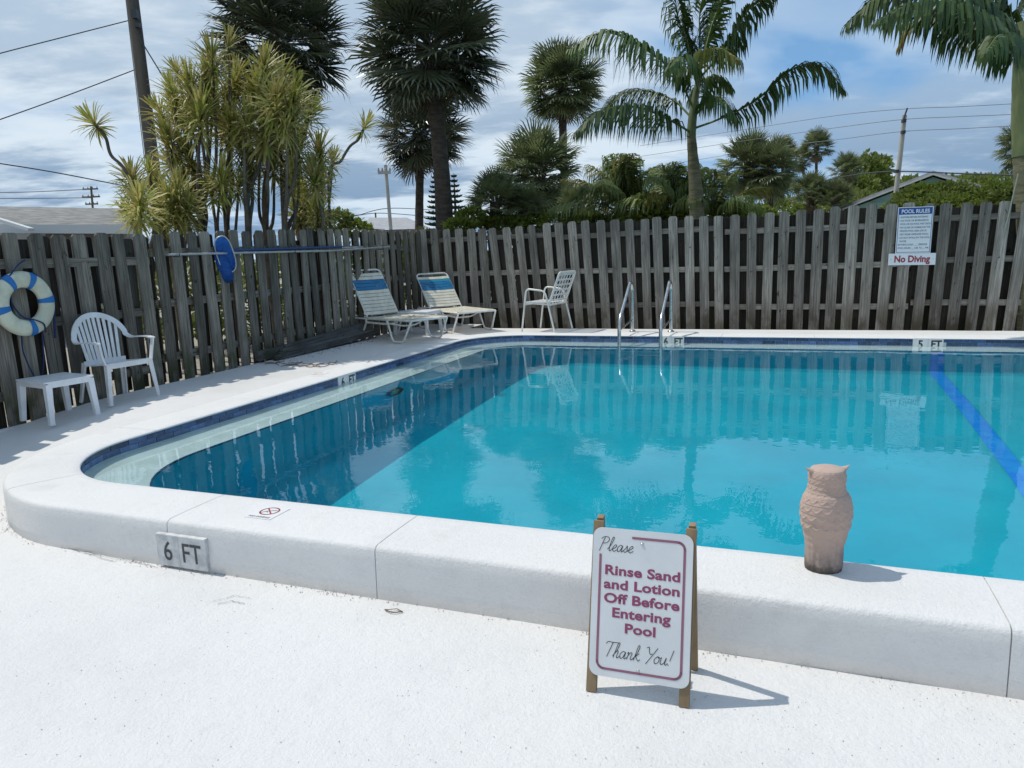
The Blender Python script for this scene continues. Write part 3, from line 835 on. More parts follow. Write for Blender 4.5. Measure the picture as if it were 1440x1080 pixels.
# ------------------------------------------------------------------ owl
ow = empty('owl_statue', onz(1160, 801, 0) + Vector((0, .015, 0)), radians(4)); tag(ow, 'terracotta owl figure with ear tufts standing on the pool curb', 'statue')
prof_o = [(0, .064), (.01, .0665), (.04, .067), (.08, .0665), (.10, .069), (.13, .075), (.17, .083), (.21, .0875), (.24, .0855), (.265, .078), (.285, .0685), (.30, .0635), (.315, .0625), (.335, .0640), (.352, .0625), (.364, .057), (.370, .044), (.3735, .0)]
def orad(z):
    for (z0_, r0_), (z1_, r1_) in zip(prof_o[:-1], prof_o[1:]):
        if z <= z1_:
            t_ = (z - z0_) / (z1_ - z0_); return r0_ + (r1_ - r0_) * (t_ * t_ * (3 - 2 * t_))
    return 0
b = MB(); b.smooth = True; nz_, na = 190, 210; vs = []
for i in range(nz_ + 1):
    z = .3733 * i / nz_
    for j in range(na):
        a = 2 * pi * j / na; r = orad(z); x = cos(a); y = sin(a)   # back of the owl faces -y
        fb = .90 if z < .3 else .94
        bk = max(0, -y)  # back side weight
        dsp = 0
        ang = (a + pi / 2) % (2 * pi); ang = ang if ang < pi else ang - 2 * pi   # 0 at the back
        # overlapping feathers: staggered scallops growing down the wings
        if z > .135 and z < .372:
            sc_ = .021 if z > .27 else .031; row = (z / sc_); ri = math.floor(row); fz = row - ri
            col = ang / (.33 if z > .27 else .40) + (.5 if ri % 2 else 0); fc = col - math.floor(col) - .5
            edge = fz - (.30 + 1.9 * fc * fc * 1.0)   # scallop rim, tips point down
            amp = (.0028 if z < .27 else .0018) * sm(.372, .355, z) * sm(.135, .16, z)
            dsp += amp * (1 - min(1, abs(edge) / .16)) + amp * .8 * (1 - fz) + .0004 * sin(fc * 40)
        # wings fold into a V over the tail
        vz = .150 - .055 * (1 - min(1, abs(abs(ang) - .75) / .75))
        if abs(ang) < 1.6 and z < .28: dsp += .0035 * sm(vz - .004, vz + .004, z)
        if abs(ang) < .09 and .10 < z < .26: dsp -= .002 * (1 - abs(ang) / .09)
        if z < .15: dsp += .0012 * sin(ang * 17) * sm(.15, .11, z) * (1 if abs(ang) < 1.2 else .3)
        if y > .3 and .30 < z < .365: dsp += .004 * (1 - min(1, abs(abs(a - pi / 2) - .42) / .3))
        if y > .8 and .315 < z < .335: dsp += .010 * (1 - min(1, abs(a - pi / 2) / .15))
        if z < .035 and y > 0: dsp += .010 * max(0, cos((a - pi / 2) * 3)) * sm(.035, .02, z)
        dsp += .0006 * noise.noise(Vector((x * 4, y * 4, z * 60)))
        vs.append(((r + dsp) * x, (r + dsp) * y * fb, z))
fs = [(i * na + j, i * na + (j + 1) % na, (i + 1) * na + (j + 1) % na, (i + 1) * na + j) for i in range(nz_) for j in range(na)] + [tuple(range(na))[::-1], tuple(nz_ * na + j for j in range(na))]
b.add(vs, fs); b.build('body', M['owl'], ow); ow.scale = (.96, .96, 1.0)
for s_ in (-1, 1):
    b = MB(); b.smooth = True; k = 10; vs = []; P0 = Vector((.026 * s_, .0, .351)); P1 = Vector((.082 * s_, .0, .3725))
    for i in range(8):
        t_ = i / 7; c_ = P0.lerp(P1, t_) + Vector((0, 0, -.006 * sin(pi * t_))); ry = .030 * (1 - t_) ** .8 + .0015; rz = .021 * (1 - t_) ** .9 + .001
        for j in range(k): a = 2 * pi * j / k; vs.append(c_ + Vector((0, ry * cos(a), rz * sin(a))))
    b.add(vs, [(i * k + j, i * k + (j + 1) % k, (i + 1) * k + (j + 1) % k, (i + 1) * k + j) for i in range(7) for j in range(k)]); b.build('ear_tuft', M['owl'], ow)
b = MB(); b.smooth = True; b.lathe([(.0, 0), (.014, .006), (.019, .02), (.016, .038), (.0, .045)], 12, cap=False); b.build('foot', M['owl'], ow, loc=(.056, .038, .055))
for s_ in (-1, 1):
    b = MB(); b.smooth = True; b.lathe([(.0, 0), (.012, .002), (.013, .006), (.006, .010), (.0, .011)], 12, cap=False); b.build('eye', M['dark'], ow, loc=(.024 * s_, .054, .338), rot=(-pi / 2, 0, 0))

# ------------------------------------------------------------------ depth markers
def letters_on(parent, s, size, loc, rot, bold, mat, sx=1.):
    o = text_mesh('lettering', s, size, mat, parent, bold=bold, sx=sx); o.location = loc; o.rotation_euler = rot; return o
# on the curb: flat plate against the outer face
p0, n0 = outl(LU + .0, .376); um = -2.385
mk_ = empty('depth_marker', uvw(-2.522, PV0 - .3775, 0), TH); tag(mk_, 'grey plate reading 6 FT fixed low on the outside of the curb', 'sign', 'depth markers')
b = MB(); b.box((0, -.004, -.134), (.285, .024, .152)); pb = b.build('marker_plate', M['plate'], mk_)
bv = pb.modifiers.new('bevel', 'BEVEL'); bv.width = .004; bv.segments = 2
b = MB(); b.box((-.012, -.0165, -.134), (.0022, .0012, .148)); b.build('plate_joint', M['coping_joint'], mk_)
for s_, x in (('6', -.076), ('FT', .060)):
    o = letters_on(mk_, s_, .128, (x, -.0172, -.179), (pi / 2, 0, 0), .0010, M['ink'], .84)
for s_, uv_, rz, lab in (('6 FT', (PU0, 6.095), -pi / 2, 'white tile pair reading 6 FT set in the blue band on the left side'), ('6 FT', (-1.445, PV1), pi, 'white tile pair reading 6 FT beside the pool ladder'), ('5 FT', (1.445, PV1), pi, 'white tile pair reading 5 FT above the blue depth line')):
    d_ = .004
    if rz == -pi / 2: loc = uvw(uv_[0] - .012, uv_[1], 0); R_ = TH + pi / 2
    else: loc = uvw(uv_[0], uv_[1] + .012, 0); R_ = TH
    e = empty('depth_marker', loc, R_); tag(e, lab, 'sign', 'depth markers')
    for x in (-.0775, .0775):
        b = MB(); b.box((x, -.002, -.079), (.152, .008, .150)); b.build('marker_tile', M['tilew'], e)
    for q, x in zip((s_[0], 'FT'), (-.075, .082)):
        o = letters_on(e, q, .118, (x, -.0066, -.110), (pi / 2, 0, 0), .0045, M['ink'], .86)
# no diving symbol on the curb top
nd_ = empty('no_diving_mark', uvw(-2.215, 2.565, .0018), TH + radians(0)); tag(nd_, 'small faded red no diving symbol on the curb top', 'sign')
plate('tile_face', rrect(.145, .145, .004), 0, .0015, material('faded_marker', (.70, .69, .69), .5), nd_)
b = MB(); cc = [(.043 * cos(2 * pi * i / 28), .043 * sin(2 * pi * i / 28) + .018) for i in range(29)]; ribbon(b, cc, .0075, .0022); ribbon(b, [(-.030, .048), (.030, -.012)], .007, .0024); b.build('symbol', M['red'], nd_)
b = MB(); ribbon(b, [(-.028, -.005), (-.010, .015), (.012, .028), (.030, .033)], .006, .0021); ribbon(b, [(-.012, .012), (.0, .002)], .004, .0021); b.build('diver', M['ink'], nd_)
o = text_mesh('lettering', 'NO DIVING', .022, M['ink'], nd_, bold=.0003); o.location = (0, -.062, .0021)
nd2 = empty('no_diving_mark', uvw(-4.40, 6.05, .0018), TH + radians(90)); tag(nd2, 'worn no diving mark on the left curb beside the 6 FT tiles', 'sign')
plate('tile_face', rrect(.14, .14, .004), 0, .0012, material('worn_marker', (.74, .70, .68), .6), nd2)
b = MB(); ribbon(b, [(x * .9, y * .9) for x, y in cc], .005, .0018); ribbon(b, [(-.030, .048), (.030, -.012)], .004, .0019); b.build('symbol', material('pale_red_print', (.45, .28, .26), .6), nd2)

# ------------------------------------------------------------------ fence signs
pr = empty('pool_rules_sign'); pr.matrix_world = board_frame(uvw(1.42, FVV - .060, 1.225), uvw(1, 0, -.01) - Vector((0, 0, 0)), Vector((0, 0, 1)))
tag(pr, 'white POOL RULES notice with blue heading near the top of the far fence', 'sign')
plate('sign_panel', rrect(.405, .585, .006), -.004, 0, M['signw2'], pr)
b = MB(); hw, hh = .190, .280
ribbon(b, [(-hw, -hh), (hw, -hh), (hw, hh), (-hw, hh), (-hw, -hh)], .006, .0012); b.add([(-hw, hh - .082, .0010), (hw, hh - .082, .0010), (hw, hh, .0010), (-hw, hh, .0010)], [(0, 1, 2, 3)]); b.build('sign_border', M['navy'], pr)
o = text_mesh('lettering', 'POOL RULES', .066, M['signw2'], pr, bold=.0018, sx=.86); o.location = (0, .216, .0022)
lines = ['\u2022 SHOWER BEFORE ENTERING', '\u2022 NO FOOD OR BEVERAGES IN', '  POOL OR ON POOL WET DECK', '\u2022 NO GLASS OR ANIMALS IN THE', '  FENCED POOL AREA (OR 50', '  FEET FROM UNFENCED POOL)', '\u2022 DO NOT SWALLOW THE POOL', '  WATER', 'BATHING LOAD:  ___ PERSONS', 'POOL HOURS: __ A.M. TO __ P.M.']
for i, s_ in enumerate(lines):
    o = text_mesh('lettering', s_, .030, M['inkblue'], pr, bold=.0006, sx=.80, align='LEFT'); o.location = (-.178, .155 - i * .0435, .0012)
    if (o.dimensions.x > .36): pass
ndv = empty('no_diving_sign'); ndv.matrix_world = board_frame(uvw(1.412, FVV - .064, .855), uvw(1, 0, -.012), Vector((0, 0, 1)))
tag(ndv, 'narrow white board reading No Diving under the rules notice', 'sign')
plate('sign_panel', rrect(.545, .150, .003), -.006, 0, M['signw2'], ndv)
o = text_mesh('lettering', 'No Diving', .118, M['red'], ndv, bold=.0042, sx=.84); o.location = (0, -.036, .0015)
for x in (-.245, .245):
    b = MB(); b.lathe([(.005, 0), (.004, .002)], 8); b.build('screw', M['steel'], ndv, loc=(x, .0, .0005))
tub = MB(); tub.tube([onz(1418, 462, .0) + Vector((0, .50, -.1)), at(1432, 244, onz(1418, 462, 0).y + .35)], .008, 8); tag(tub.build('thin_conduit', M['pvc']), 'thin pale pipe leaning upright against the far fence at the right', 'pipe')

# ------------------------------------------------------------------ ladder
la = empty('pool_ladder', uvw(-1.79, 9.5, 0), TH); tag(la, 'stainless steel pool ladder with two curved handrails on the far side', 'ladder')
for x in (-.26, .26):
    b = MB(); P = [(x, -.415, -1.05), (x, -.405, .16), (x, -.37, .27), (x, .30, .645), (x, .41, .60), (x, .415, .0)]
    b.tube(fillet([Vector(P[0]), Vector((x, -.405, .22)), Vector((x, .30, .69)), Vector((x, .415, .60)), Vector(P[5])], .16, 7), .0235, 12)
    hr = b.build('handrail', M['steel'], la)
    b = MB(); b.lathe([(.045, 0), (.045, .006), (.028, .018), (.022, .022)], 16); b.build('flange', M['steel'], hr, loc=(x, .415, 0))
    b = MB(); b.tube([(x, -.40, .10), (x, .41, .165)], .011, 8); b.build('brace', M['steel'], la)
for z in (-.25, -.52, -.79):
    b = MB(); b.box((0, -.40, z), (.50, .085, .022)); b.build('step', M['white'], la)
for o in [la] + [c_ for c_ in la.children]: o.cycles.is_caustics_receiver = True

# ------------------------------------------------------------------ life ring
rg = empty('life_ring', uvw(FU + .07, 4.025, .862), 0); tag(rg, 'faded white life ring with blue bands hanging on the left fence', 'life ring')
rg.matrix_world = board_frame(uvw(FU + .085, 4.035, .862), uvw(-.03, 1, 0), Vector((0, 0, 1)))
RR, rr_ = .190, .064
b = MB(); b.smooth = True; vs = []; n1_, n2_ = 64, 18
def torus(b, R1_, a0, a1, k1, rx, rz_, close):
    vs = []; 
    for i in range(k1 + (0 if close else 1)):
        a = a0 + (a1 - a0) * i / k1
        for j in range(n2_):
            q = 2 * pi * j / n2_; r = R1_ + rx * cos(q); vs.append((r * cos(a), r * sin(a), rz_ * sin(q)))
    kk = k1
    fs = [(i * n2_ + j, ((i + 1) % k1 if close else i + 1) * n2_ + j, ((i + 1) % k1 if close else i + 1) * n2_ + (j + 1) % n2_, i * n2_ + (j + 1) % n2_) for i in range(kk) for j in range(n2_)]
    b.add(vs, fs)
torus(b, RR, 0, 2 * pi, n1_, rr_, .042, True); b.build('ring', M['ring'], rg)
for a in (5, 68, 122, -82, 190):
    b = MB(); b.smooth = True; torus(b, RR, radians(a - 7), radians(a + 7), 6, rr_ + .003, .045, False); b.build('band', M['band_blue'], rg)
b = MB(); P = []
b.tube(bezier([(RR * 1.34 * cos(radians(a)), RR * 1.34 * sin(radians(a)), .012 + .012 * cos(radians(a) * 5)) for a in (5, 36, 68)], 6), .006, 6)
b.tube(bezier([(-.10, .22, .02), (-.02, .30, .02), (.06, .34, .0)], 6), .006, 6)
b.tube(bezier([(-.235, .14, .0), (-.26, .26, -.01), (-.24, .38, -.02)], 6), .012, 6)
b.tube(bezier([(-.11, .14, .03), (-.10, .02, .0), (-.03, -.10, .0), (.03, -.13, .05), (.10, -.17, .05), (.13, -.24, .02)], 6), .006, 6)
b.tube(bezier([(.20, .0, .0), (.25, -.02, .0), (.245, -.14, -.01), (.235, -.30, -.02)], 6), .009, 6)
b.tube(bezier([(-.06, -.20, .0), (-.05, -.40, -.02), (.03, -.62, -.02), (.10, -.50, -.02), (.12, -.24, -.01)], 6), .006, 6)
b.build('rope', M['rope'], rg)

# ------------------------------------------------------------------ skimmer net and second pole
def on_lf(px, py, off=.06):
    d = fw + rt * ((px - 720) / F_PX) - up * ((py - 540) / F_PX); o_ = Vector((0, 0, H)); t_ = ((FU + off) - o_.dot(A2)) / d.dot(A2); return o_ + d * t_
sk = empty('skimmer_net', on_lf(317, 358, .10)); tag(sk, 'blue leaf net on a long pale pole hung level along the left fence', 'pool net'); kI = Vector(sk.location)
b = MB(); b.tube([on_lf(236, 358, .09) - kI, on_lf(466, 352.5, .09) - kI], .0125, 8); b.tube([on_lf(466, 352.5, .09) - kI, on_lf(548, 347, .09) - kI], .010, 8); b.build('pole', M['alu'], sk)
ctr = Vector((0, 0, 0)); ex = (on_lf(330, 392, .10) - on_lf(309, 330, .10)) / 2 * .80; ey = (on_lf(327, 352, .16) - on_lf(306, 361, .10)) / 2 * .95 + Vector((.02, -.03, .0))
el = [ctr + ex * (abs(cos(a)) ** .75 * (1 if cos(a) > 0 else -1)) + ey * (abs(sin(a)) ** .75 * (1 if sin(a) > 0 else -1)) for a in [2 * pi * i / 32 for i in range(32)]]
b = MB(); b.tube(el, .007, 6, close=True); b.build('net_frame', M['alu'], sk)
b = MB(); b.smooth = True; bag = []
dn = Vector((0, 0, -.16)) + A2 * -.02; k = 32; rows = 7; vs = []
for i in range(rows):
    t_ = i / (rows - 1)
    for p in el: vs.append(p * (1 - .30 * t_) + (ex * .30 + A2 * -.03 + Vector((0, 0, -.11))) * t_ + A2 * -.035 * sin(pi * t_))
vs.append(ex * .3 + Vector((0, 0, -.125)))
b.add(vs, [(i * k + j, i * k + (j + 1) % k, (i + 1) * k + (j + 1) % k, (i + 1) * k + j) for i in range(rows - 1) for j in range(k)] + [((rows - 1) * k + j, (rows - 1) * k + (j + 1) % k, rows * k) for j in range(k)])
b.build('net_bag', M['net_blue'], sk)
pp = empty('pool_pole', on_lf(400, 352, .05)); kI = Vector(pp.location); tag(pp, 'dark blue extension pole resting above the pale net pole', 'pole')
b = MB(); b.tube([on_lf(326, 352.5, .06) - kI, on_lf(480, 347, .06) - kI], .016, 8); b.build('sleeve', M['pole_blue'], pp)
b = MB(); b.tube([on_lf(480, 348.6, .06) - kI, on_lf(510, 347.6, .06) - kI], .012, 8); b.build('inner_tube', M['alu'], pp)
for px in (246, 410, 535):
    b = MB(); q = on_lf(px, 358 - (px - 236) * .033 + 2, .06); b.tube([q + A2 * -.07, q + A2 * .055 + Vector((0, 0, -.012)), q + A2 * .06 + Vector((0, 0, .02))], .005, 6); h_ = b.build('pole_hook', M['dark'])
    tag(h_, {246: 'small hook under the left end of the pool poles', 410: 'small hook under the middle of the pool poles', 535: 'small hook under the right end of the pool poles'}[px], 'hook', 'hooks holding the pool poles')


# ------------------------------------------------------------------ planks stacked at the fence foot
pk = [((367, 514), (499, 484), .0, .12, 0), ((372, 508), (505, 477), .0, .17, .02), ((380, 501), (500, 470), .04, .20, .05), ((384, 492), (497, 461), .10, .27, .07)]
for i, (a, c_, z0_, z1_, off) in enumerate(pk):
    pa = uvw(FU + .235 - i * .03, 6.75 + i * .10, 0); pb_ = uvw(FU + .245 - i * .03, 9.0 - i * .08, 0)
    dz = .035 + i * .040; o = zbar('old_plank', pa + Vector((0, 0, dz * .55 + .01)), pb_ + Vector((0, 0, dz + .03)), .045, .058 if i < 3 else .09, M['plank'])
    tag(o, ['lowest plank of the stack lying along the left fence', 'second plank from the ground in the stack by the left fence', 'third plank from the ground in the stack by the left fence', 'topmost dark plank leaning in the stack by the left fence'][i], 'plank', 'old planks along the left fence')
tag(zbar('old_plank', uvw(FU + .11, 6.6, .07), uvw(FU + .11, 8.95, .10), .05, .11, M['plank']), 'wide dark board behind the other planks against the left fence', 'plank', 'old planks along the left fence')
# dead leaves and twigs
b = MB(); R = random.Random(5)
for i in range(170):
    p = uvw(-5.45 + R.uniform(-.1, .12) + abs(R.gauss(0, .12)), R.uniform(6.4, 9.3), .002); a = R.uniform(0, 6.3); L = R.uniform(.01, .035)
    b.add([p, p + Vector((cos(a) * L, sin(a) * L, .004)), p + Vector((cos(a + .5) * L * .8, sin(a + .5) * L * .8, .008))], [(0, 1, 2)])
for px, py, px2, py2 in ((362, 508, 392, 512), (380, 510, 420, 513), (395, 514, 440, 511), (420, 515, 455, 510), (430, 516, 470, 513), (372, 512, 400, 508), (438, 513, 450, 515), (458, 512, 474, 508), (405, 511, 425, 509)):
    P = [onz(px + (px2 - px) * i / 6, py + (py2 - py) * i / 6 + R.uniform(-1.2, 1.2), .006) for i in range(7)]; b.tube(bezier(P, 3), .004, 4)
tag(b.build('leaf_litter', M['soil']), 'brown dead leaves and twigs on the deck beside the planks', 'leaves', kind='stuff')
b = MB(); b.tube(bezier([onz(541, 857, ZL + .004), onz(552, 861, ZL + .006), onz(566, 860, ZL + .004)], 5), .0022, 5); b.tube([onz(558, 856, ZL + .005), onz(566, 860, ZL + .004)], .0022, 4); b.tube(bezier([onz(541, 857, ZL + .003), onz(548, 857, ZL + .006), onz(558, 856, ZL + .005)], 5), .0015, 4)
tag(b.build('dry_twig', M['soil']), 'tiny dark twig on the white deck in front of the curb', 'twig')


def gnd(px, py):
    z = 0
    for _ in range(12):
        p = onz(px, py, z); z = .5 * z + .5 * hd(p.dot(A2), p.dot(B2))
    return onz(px, py, z)


# ------------------------------------------------------------------ plastic table and armchair
b = MB(); R = random.Random(11)
def crack(pts, wd=.0016):
    P = [gnd(x, y) + Vector((0, 0, .0035)) for x, y in pts]; Q = []
    for a, c_ in zip(P[:-1], P[1:]):
        for i in range(6): Q.append(a.lerp(c_, i / 6) + Vector((R.uniform(-.004, .004), R.uniform(-.004, .004), 0)))
    Q.append(P[-1])
    for a, c_ in zip(Q[:-1], Q[1:]):
        d = (c_ - a).normalized(); n_ = Vector((-d.y, d.x, 0)) * wd * R.uniform(.3, 1)
        b.add([a - n_, c_ - n_, c_ + n_, a + n_], [(0, 1, 2, 3)])
for pts in ([(-4, 738), (4, 730), (10, 728)], [(-4, 752), (6, 748), (14, 742), (16, 738)], [(300, 846), (318, 842), (330, 838), (352, 842)], [(306, 850), (326, 846), (344, 850)], [(96, 772), (150, 783), (200, 793), (222, 799)], [(66, 762), (90, 768), (118, 778), (160, 790)]): crack(pts)
tag(b.build('deck_cracks', material('crack_grey', (.22, .22, .21), .9)), 'hairline cracks in the white deck along the curb at the left', 'cracks', kind='stuff')  # cracks drawn as thin strips of even dark grey
b = MB()
for i in range(620):
    s_ = R.uniform(.2, LU + LA); q, n_ = outl(s_, .377 + abs(R.gauss(0, .018)))
    if R.random() < .5: q, n_ = outl(R.choice([LU - .6, LU + .35, LU - 1.6, LU - 2.9]) + R.gauss(0, .18), .377 + abs(R.gauss(0, .02)))
    p = uvw(q[0], q[1], hd(q[0], q[1]) + .001); r_ = R.uniform(.001, .0042); a = R.uniform(0, 6)
    b.add([p + Vector((cos(a + k_ * 1.57) * r_ * R.uniform(.6, 1.2), sin(a + k_ * 1.57) * r_ * R.uniform(.6, 1.2), 0)) for k_ in range(4)] + [p + Vector((0, 0, r_ * .9))], [(0, 1, 4), (1, 2, 4), (2, 3, 4), (3, 0, 4)])
tag(b.build('paint_crumbs', material('crumb', (.52, .51, .49), .9, (.25, .24, .23), 40)), 'loose crumbs of paint and grit along the foot of the curb', 'crumbs', kind='stuff')
b = MB()
for i in range(420):
    x, y = R.uniform(0, 1440), R.uniform(830, 1078)
    if y < 740 + x * .17: continue
    p = onz(x, y, ZL + .0008); r_ = R.uniform(.0006, .0022); a = R.uniform(0, 6)
    b.add([p + Vector((cos(a + k_ * 1.57) * r_ * R.uniform(.6, 1.4), sin(a + k_ * 1.57) * r_ * R.uniform(.6, 1.4), 0)) for k_ in range(4)] + [p + Vector((0, 0, r_ * .8))], [(0, 1, 4), (1, 2, 4), (2, 3, 4), (3, 0, 4)])
tag(b.build('deck_grit', material('grit', (.22, .21, .20), .9)), 'sparse dark grit scattered over the white lower deck', 'grit', kind='stuff')


def plastic_table(name, P, lab, h=.33):
    c_ = sum((Vector(p) for p in P), Vector()) / 4; ex_ = ((P[1] - P[0]) + (P[2] - P[3])) / 2; ey_ = ((P[3] - P[0]) + (P[2] - P[1])) / 2
    rz = atan2(ex_.y, ex_.x); zb = c_.z; e = empty(name, (c_.x, c_.y, zb), rz); tag(e, lab, 'table')
    w_, d_ = ex_.length, ey_.length
    b = MB(); n = 10; vs = []; fs = []
    tp = plate('table_top', rrect(w_, d_, .022), h - .012, h, M['table_white'], e)
    b = MB()
    for x in (-1, 1): b.box((x * (w_ / 2 - .012), 0, h - .031), (.010, d_ - .05, .036))
    for y in (-1, 1): b.box((0, y * (d_ / 2 - .012), h - .031), (w_ - .05, .010, .036))
    b.build('apron', M['table_white'], e)
    for x in (-1, 1):
        for y in (-1, 1):
            b = MB(); a = Vector((x * (w_ / 2 - .03), y * (d_ / 2 - .03), h - .02)); f_ = Vector((x * (w_ / 2 - .012), y * (d_ / 2 - .012), .0))
            vs = []
            for p, s_ in ((f_, .017), (a, .024)):
                for qx, qy in ((-1, -1), (1, -1), (1, 1), (-1, 1)): vs.append(p + Vector((qx * s_, qy * s_, 0)))
            b.add(vs, [(0, 3, 2, 1), (4, 5, 6, 7), (0, 1, 5, 4), (1, 2, 6, 5), (2, 3, 7, 6), (3, 0, 4, 7)]); b.build('leg', M['table_white'], e)
    return e


zt_ = gnd(90, 588).z
tq = [onz(x, y, zt_ + .33) for x, y in ((19, 534), (73, 539), (131, 527.5), (84, 522.5))]
for q in tq: q.z = zt_
# square the footprint up
c_ = sum(tq, Vector()) / 4; ax = ((tq[1] - tq[0]) + (tq[2] - tq[3])).normalized(); ay = Vector((-ax.y, ax.x, 0))
tq = [c_ - ax * .215 - ay * .19, c_ + ax * .215 - ay * .19, c_ + ax * .215 + ay * .19, c_ - ax * .215 + ay * .19]
plastic_table('plastic_table', tq, 'low white plastic table beside the armchair at the left fence')
c_ = onz(586, 470, 0) + Vector((0.02, .10, 0)); ax = Vector((.93, -.36, 0)); ay = Vector((.36, .93, 0))
plastic_table('plastic_table', [c_ - ax * .27 - ay * .24, c_ + ax * .27 - ay * .24, c_ + ax * .27 + ay * .24, c_ - ax * .27 + ay * .24], 'low white plastic table standing between the two sun loungers', .33)

fl_, fr_ = gnd(161, 571.5), gnd(219, 557)
dd_ = (fr_ - fl_); dd_.z = 0; dd_.normalize(); fc = Vector((dd_.y, -dd_.x, 0))   # facing the pool
cc_ = (fl_ + fr_) / 2 - fc * .215; cc_.z = fl_.z * .5 + fr_.z * .5
ch = empty('plastic_armchair', cc_, atan2(fc.y, fc.x) + pi / 2)   # local -y is the front
tag(ch, 'white plastic armchair with a slatted round back at the left fence', 'chair')
ch.scale = (.94, .80, .94); SH = .365; hwS = .215
def strip(b, pts, wd, th, side):  # flat band following pts, width along 'side' vectors
    n = len(pts); vs = []
    for i, p in enumerate(pts):
        t_ = (pts[min(i + 1, n - 1)] - pts[max(i - 1, 0)]).normalized(); s_ = side[i] if isinstance(side, list) else side
        s_ = (s_ - t_ * s_.dot(t_)).normalized(); nn_ = t_.cross(s_); w_ = wd[i] if isinstance(wd, list) else wd
        vs += [p - s_ * w_ / 2 - nn_ * th / 2, p + s_ * w_ / 2 - nn_ * th / 2, p + s_ * w_ / 2 + nn_ * th / 2, p - s_ * w_ / 2 + nn_ * th / 2]
    fs = [(0, 3, 2, 1), tuple(4 * (n - 1) + i for i in range(4))]
    for i in range(n - 1):
        for j in range(4): fs.append((4 * i + j, 4 * i + (j + 1) % 4, 4 * i + 4 + (j + 1) % 4, 4 * i + 4 + j))
    b.add(vs, fs)
b = MB(); b.smooth = True; g1_, g2_ = 12, 12; vs = []
for i in range(g1_ + 1):
    for j in range(g2_ + 1):
        x = -hwS + 2 * hwS * i / g1_; y = -.24 + .44 * j / g2_; w_ = 1 - .10 * (j / g2_)
        vs.append((x * w_, y, SH - .012 * (1 - (2 * i / g1_ - 1) ** 2) - .03 * j / g2_ - .02 * max(0, (1 - j / 1.5)) ** 2))
b.add(vs, [(i * (g2_ + 1) + j, (i + 1) * (g2_ + 1) + j, (i + 1) * (g2_ + 1) + j + 1, i * (g2_ + 1) + j + 1) for i in range(g1_) for j in range(g2_)])
o = b.build('seat', M['white'], ch); md = o.modifiers.new('thick', 'SOLIDIFY'); md.thickness = .008
b = MB(); strip(b, [Vector((x, -.243 - .004 * cos(x * 7), SH - .022)) for x in (-.22, -.11, 0, .11, .22)], .045, .010, Vector((0, 0, 1))); b.build('seat_rim', M['white'], ch)
BH = .43
def bp_(x, z):  # back surface: curved round the sitter, leaning back
    return Vector((x, .20 + .24 * z * .9 - 1.05 * x * x * (1.0), SH - .03 + z))
RX, RZ = .235, .235
rim = []
for i in range(25):
    a = pi * i / 24; x = -RX * cos(a) * 1.06; z = .21 + RZ * sin(a) * .98; rim.append(bp_(x, z))
armL = [Vector((-.262, -.245, SH + .185)), Vector((-.268, -.12, SH + .195)), Vector((-.268, .02, SH + .190)), Vector((-.262, .12, SH + .185))]
armR = [Vector((-p.x, p.y, p.z)) for p in armL]
path = armL + rim[1:-1] + armR[::-1]
path = bezier(path, 3); nP = len(path); sid = []; wds = []
for i, p in enumerate(path):
    t_ = i / (nP - 1); e_ = min(t_, 1 - t_); f_ = sm(.13, .24, e_); cx_ = Vector((p.x * .55, 0, (p.z - (SH + .15)))).normalized() if f_ > 0 else Vector((0, 0, 1))
    sgn = -1 if p.x < 0 else 1
    sid.append((Vector((sgn, 0, 0)) * (1 - f_) + Vector((cx_.x, .18 * cx_.z, cx_.z)) * f_).normalized()); wds.append(.048)
b = MB(); b.smooth = False; strip(b, path, wds, .012, sid); b.build('back_rim', M['white'], ch)
for i in range(-4, 5):
    x = i * .046; zt2 = .21 + RZ * sqrt(max(0, 1 - (x / (RX * 1.06)) ** 2)) * .95
    b = MB(); strip(b, [bp_(x * (.80 + .2 * t_), .0 + t_ * zt2) for t_ in [k_ / 8 for k_ in range(9)]], .027, .007, Vector((1, 0, 0))); b.build('back_slat', M['white'], ch)
b = MB(); strip(b, [bp_(x, .015) for x in (-.20, -.1, 0, .1, .20)], .05, .010, Vector((0, 0, 1))); b.build('back_base', M['white'], ch)
for s_ in (-1, 1):
    for y0, y1, nm in ((-.235, -.262, 'front'), (.19, .27, 'rear')):
        b = MB(); top = Vector((s_ * (.215 if nm == 'front' else .19), y0, SH - .01)); foot = Vector((s_ * (.245 if nm == 'front' else .225), y1, .0)); pts_ = [foot.lerp(top, k_ / 4) for k_ in range(5)]
        strip(b, pts_, [.034, .037, .041, .047, .055], .012, Vector((0, 1, 0))); strip(b, [p + Vector((-s_ * .014, (-.015 if nm == 'front' else .015), 0)) for p in pts_], [.026, .03, .034, .036, .04], .010, Vector((1, 0, 0))); b.build('leg', M['white'], ch)
    b = MB(); pts_ = [Vector((s_ * .222, -.235, SH - .01)), Vector((s_ * .245, -.228, SH + .08)), Vector((s_ * .262, -.240, SH + .188))]
    strip(b, bezier(pts_, 4), .042, .012, Vector((0, 1, 0))); b.build('arm_post', M['white'], ch)


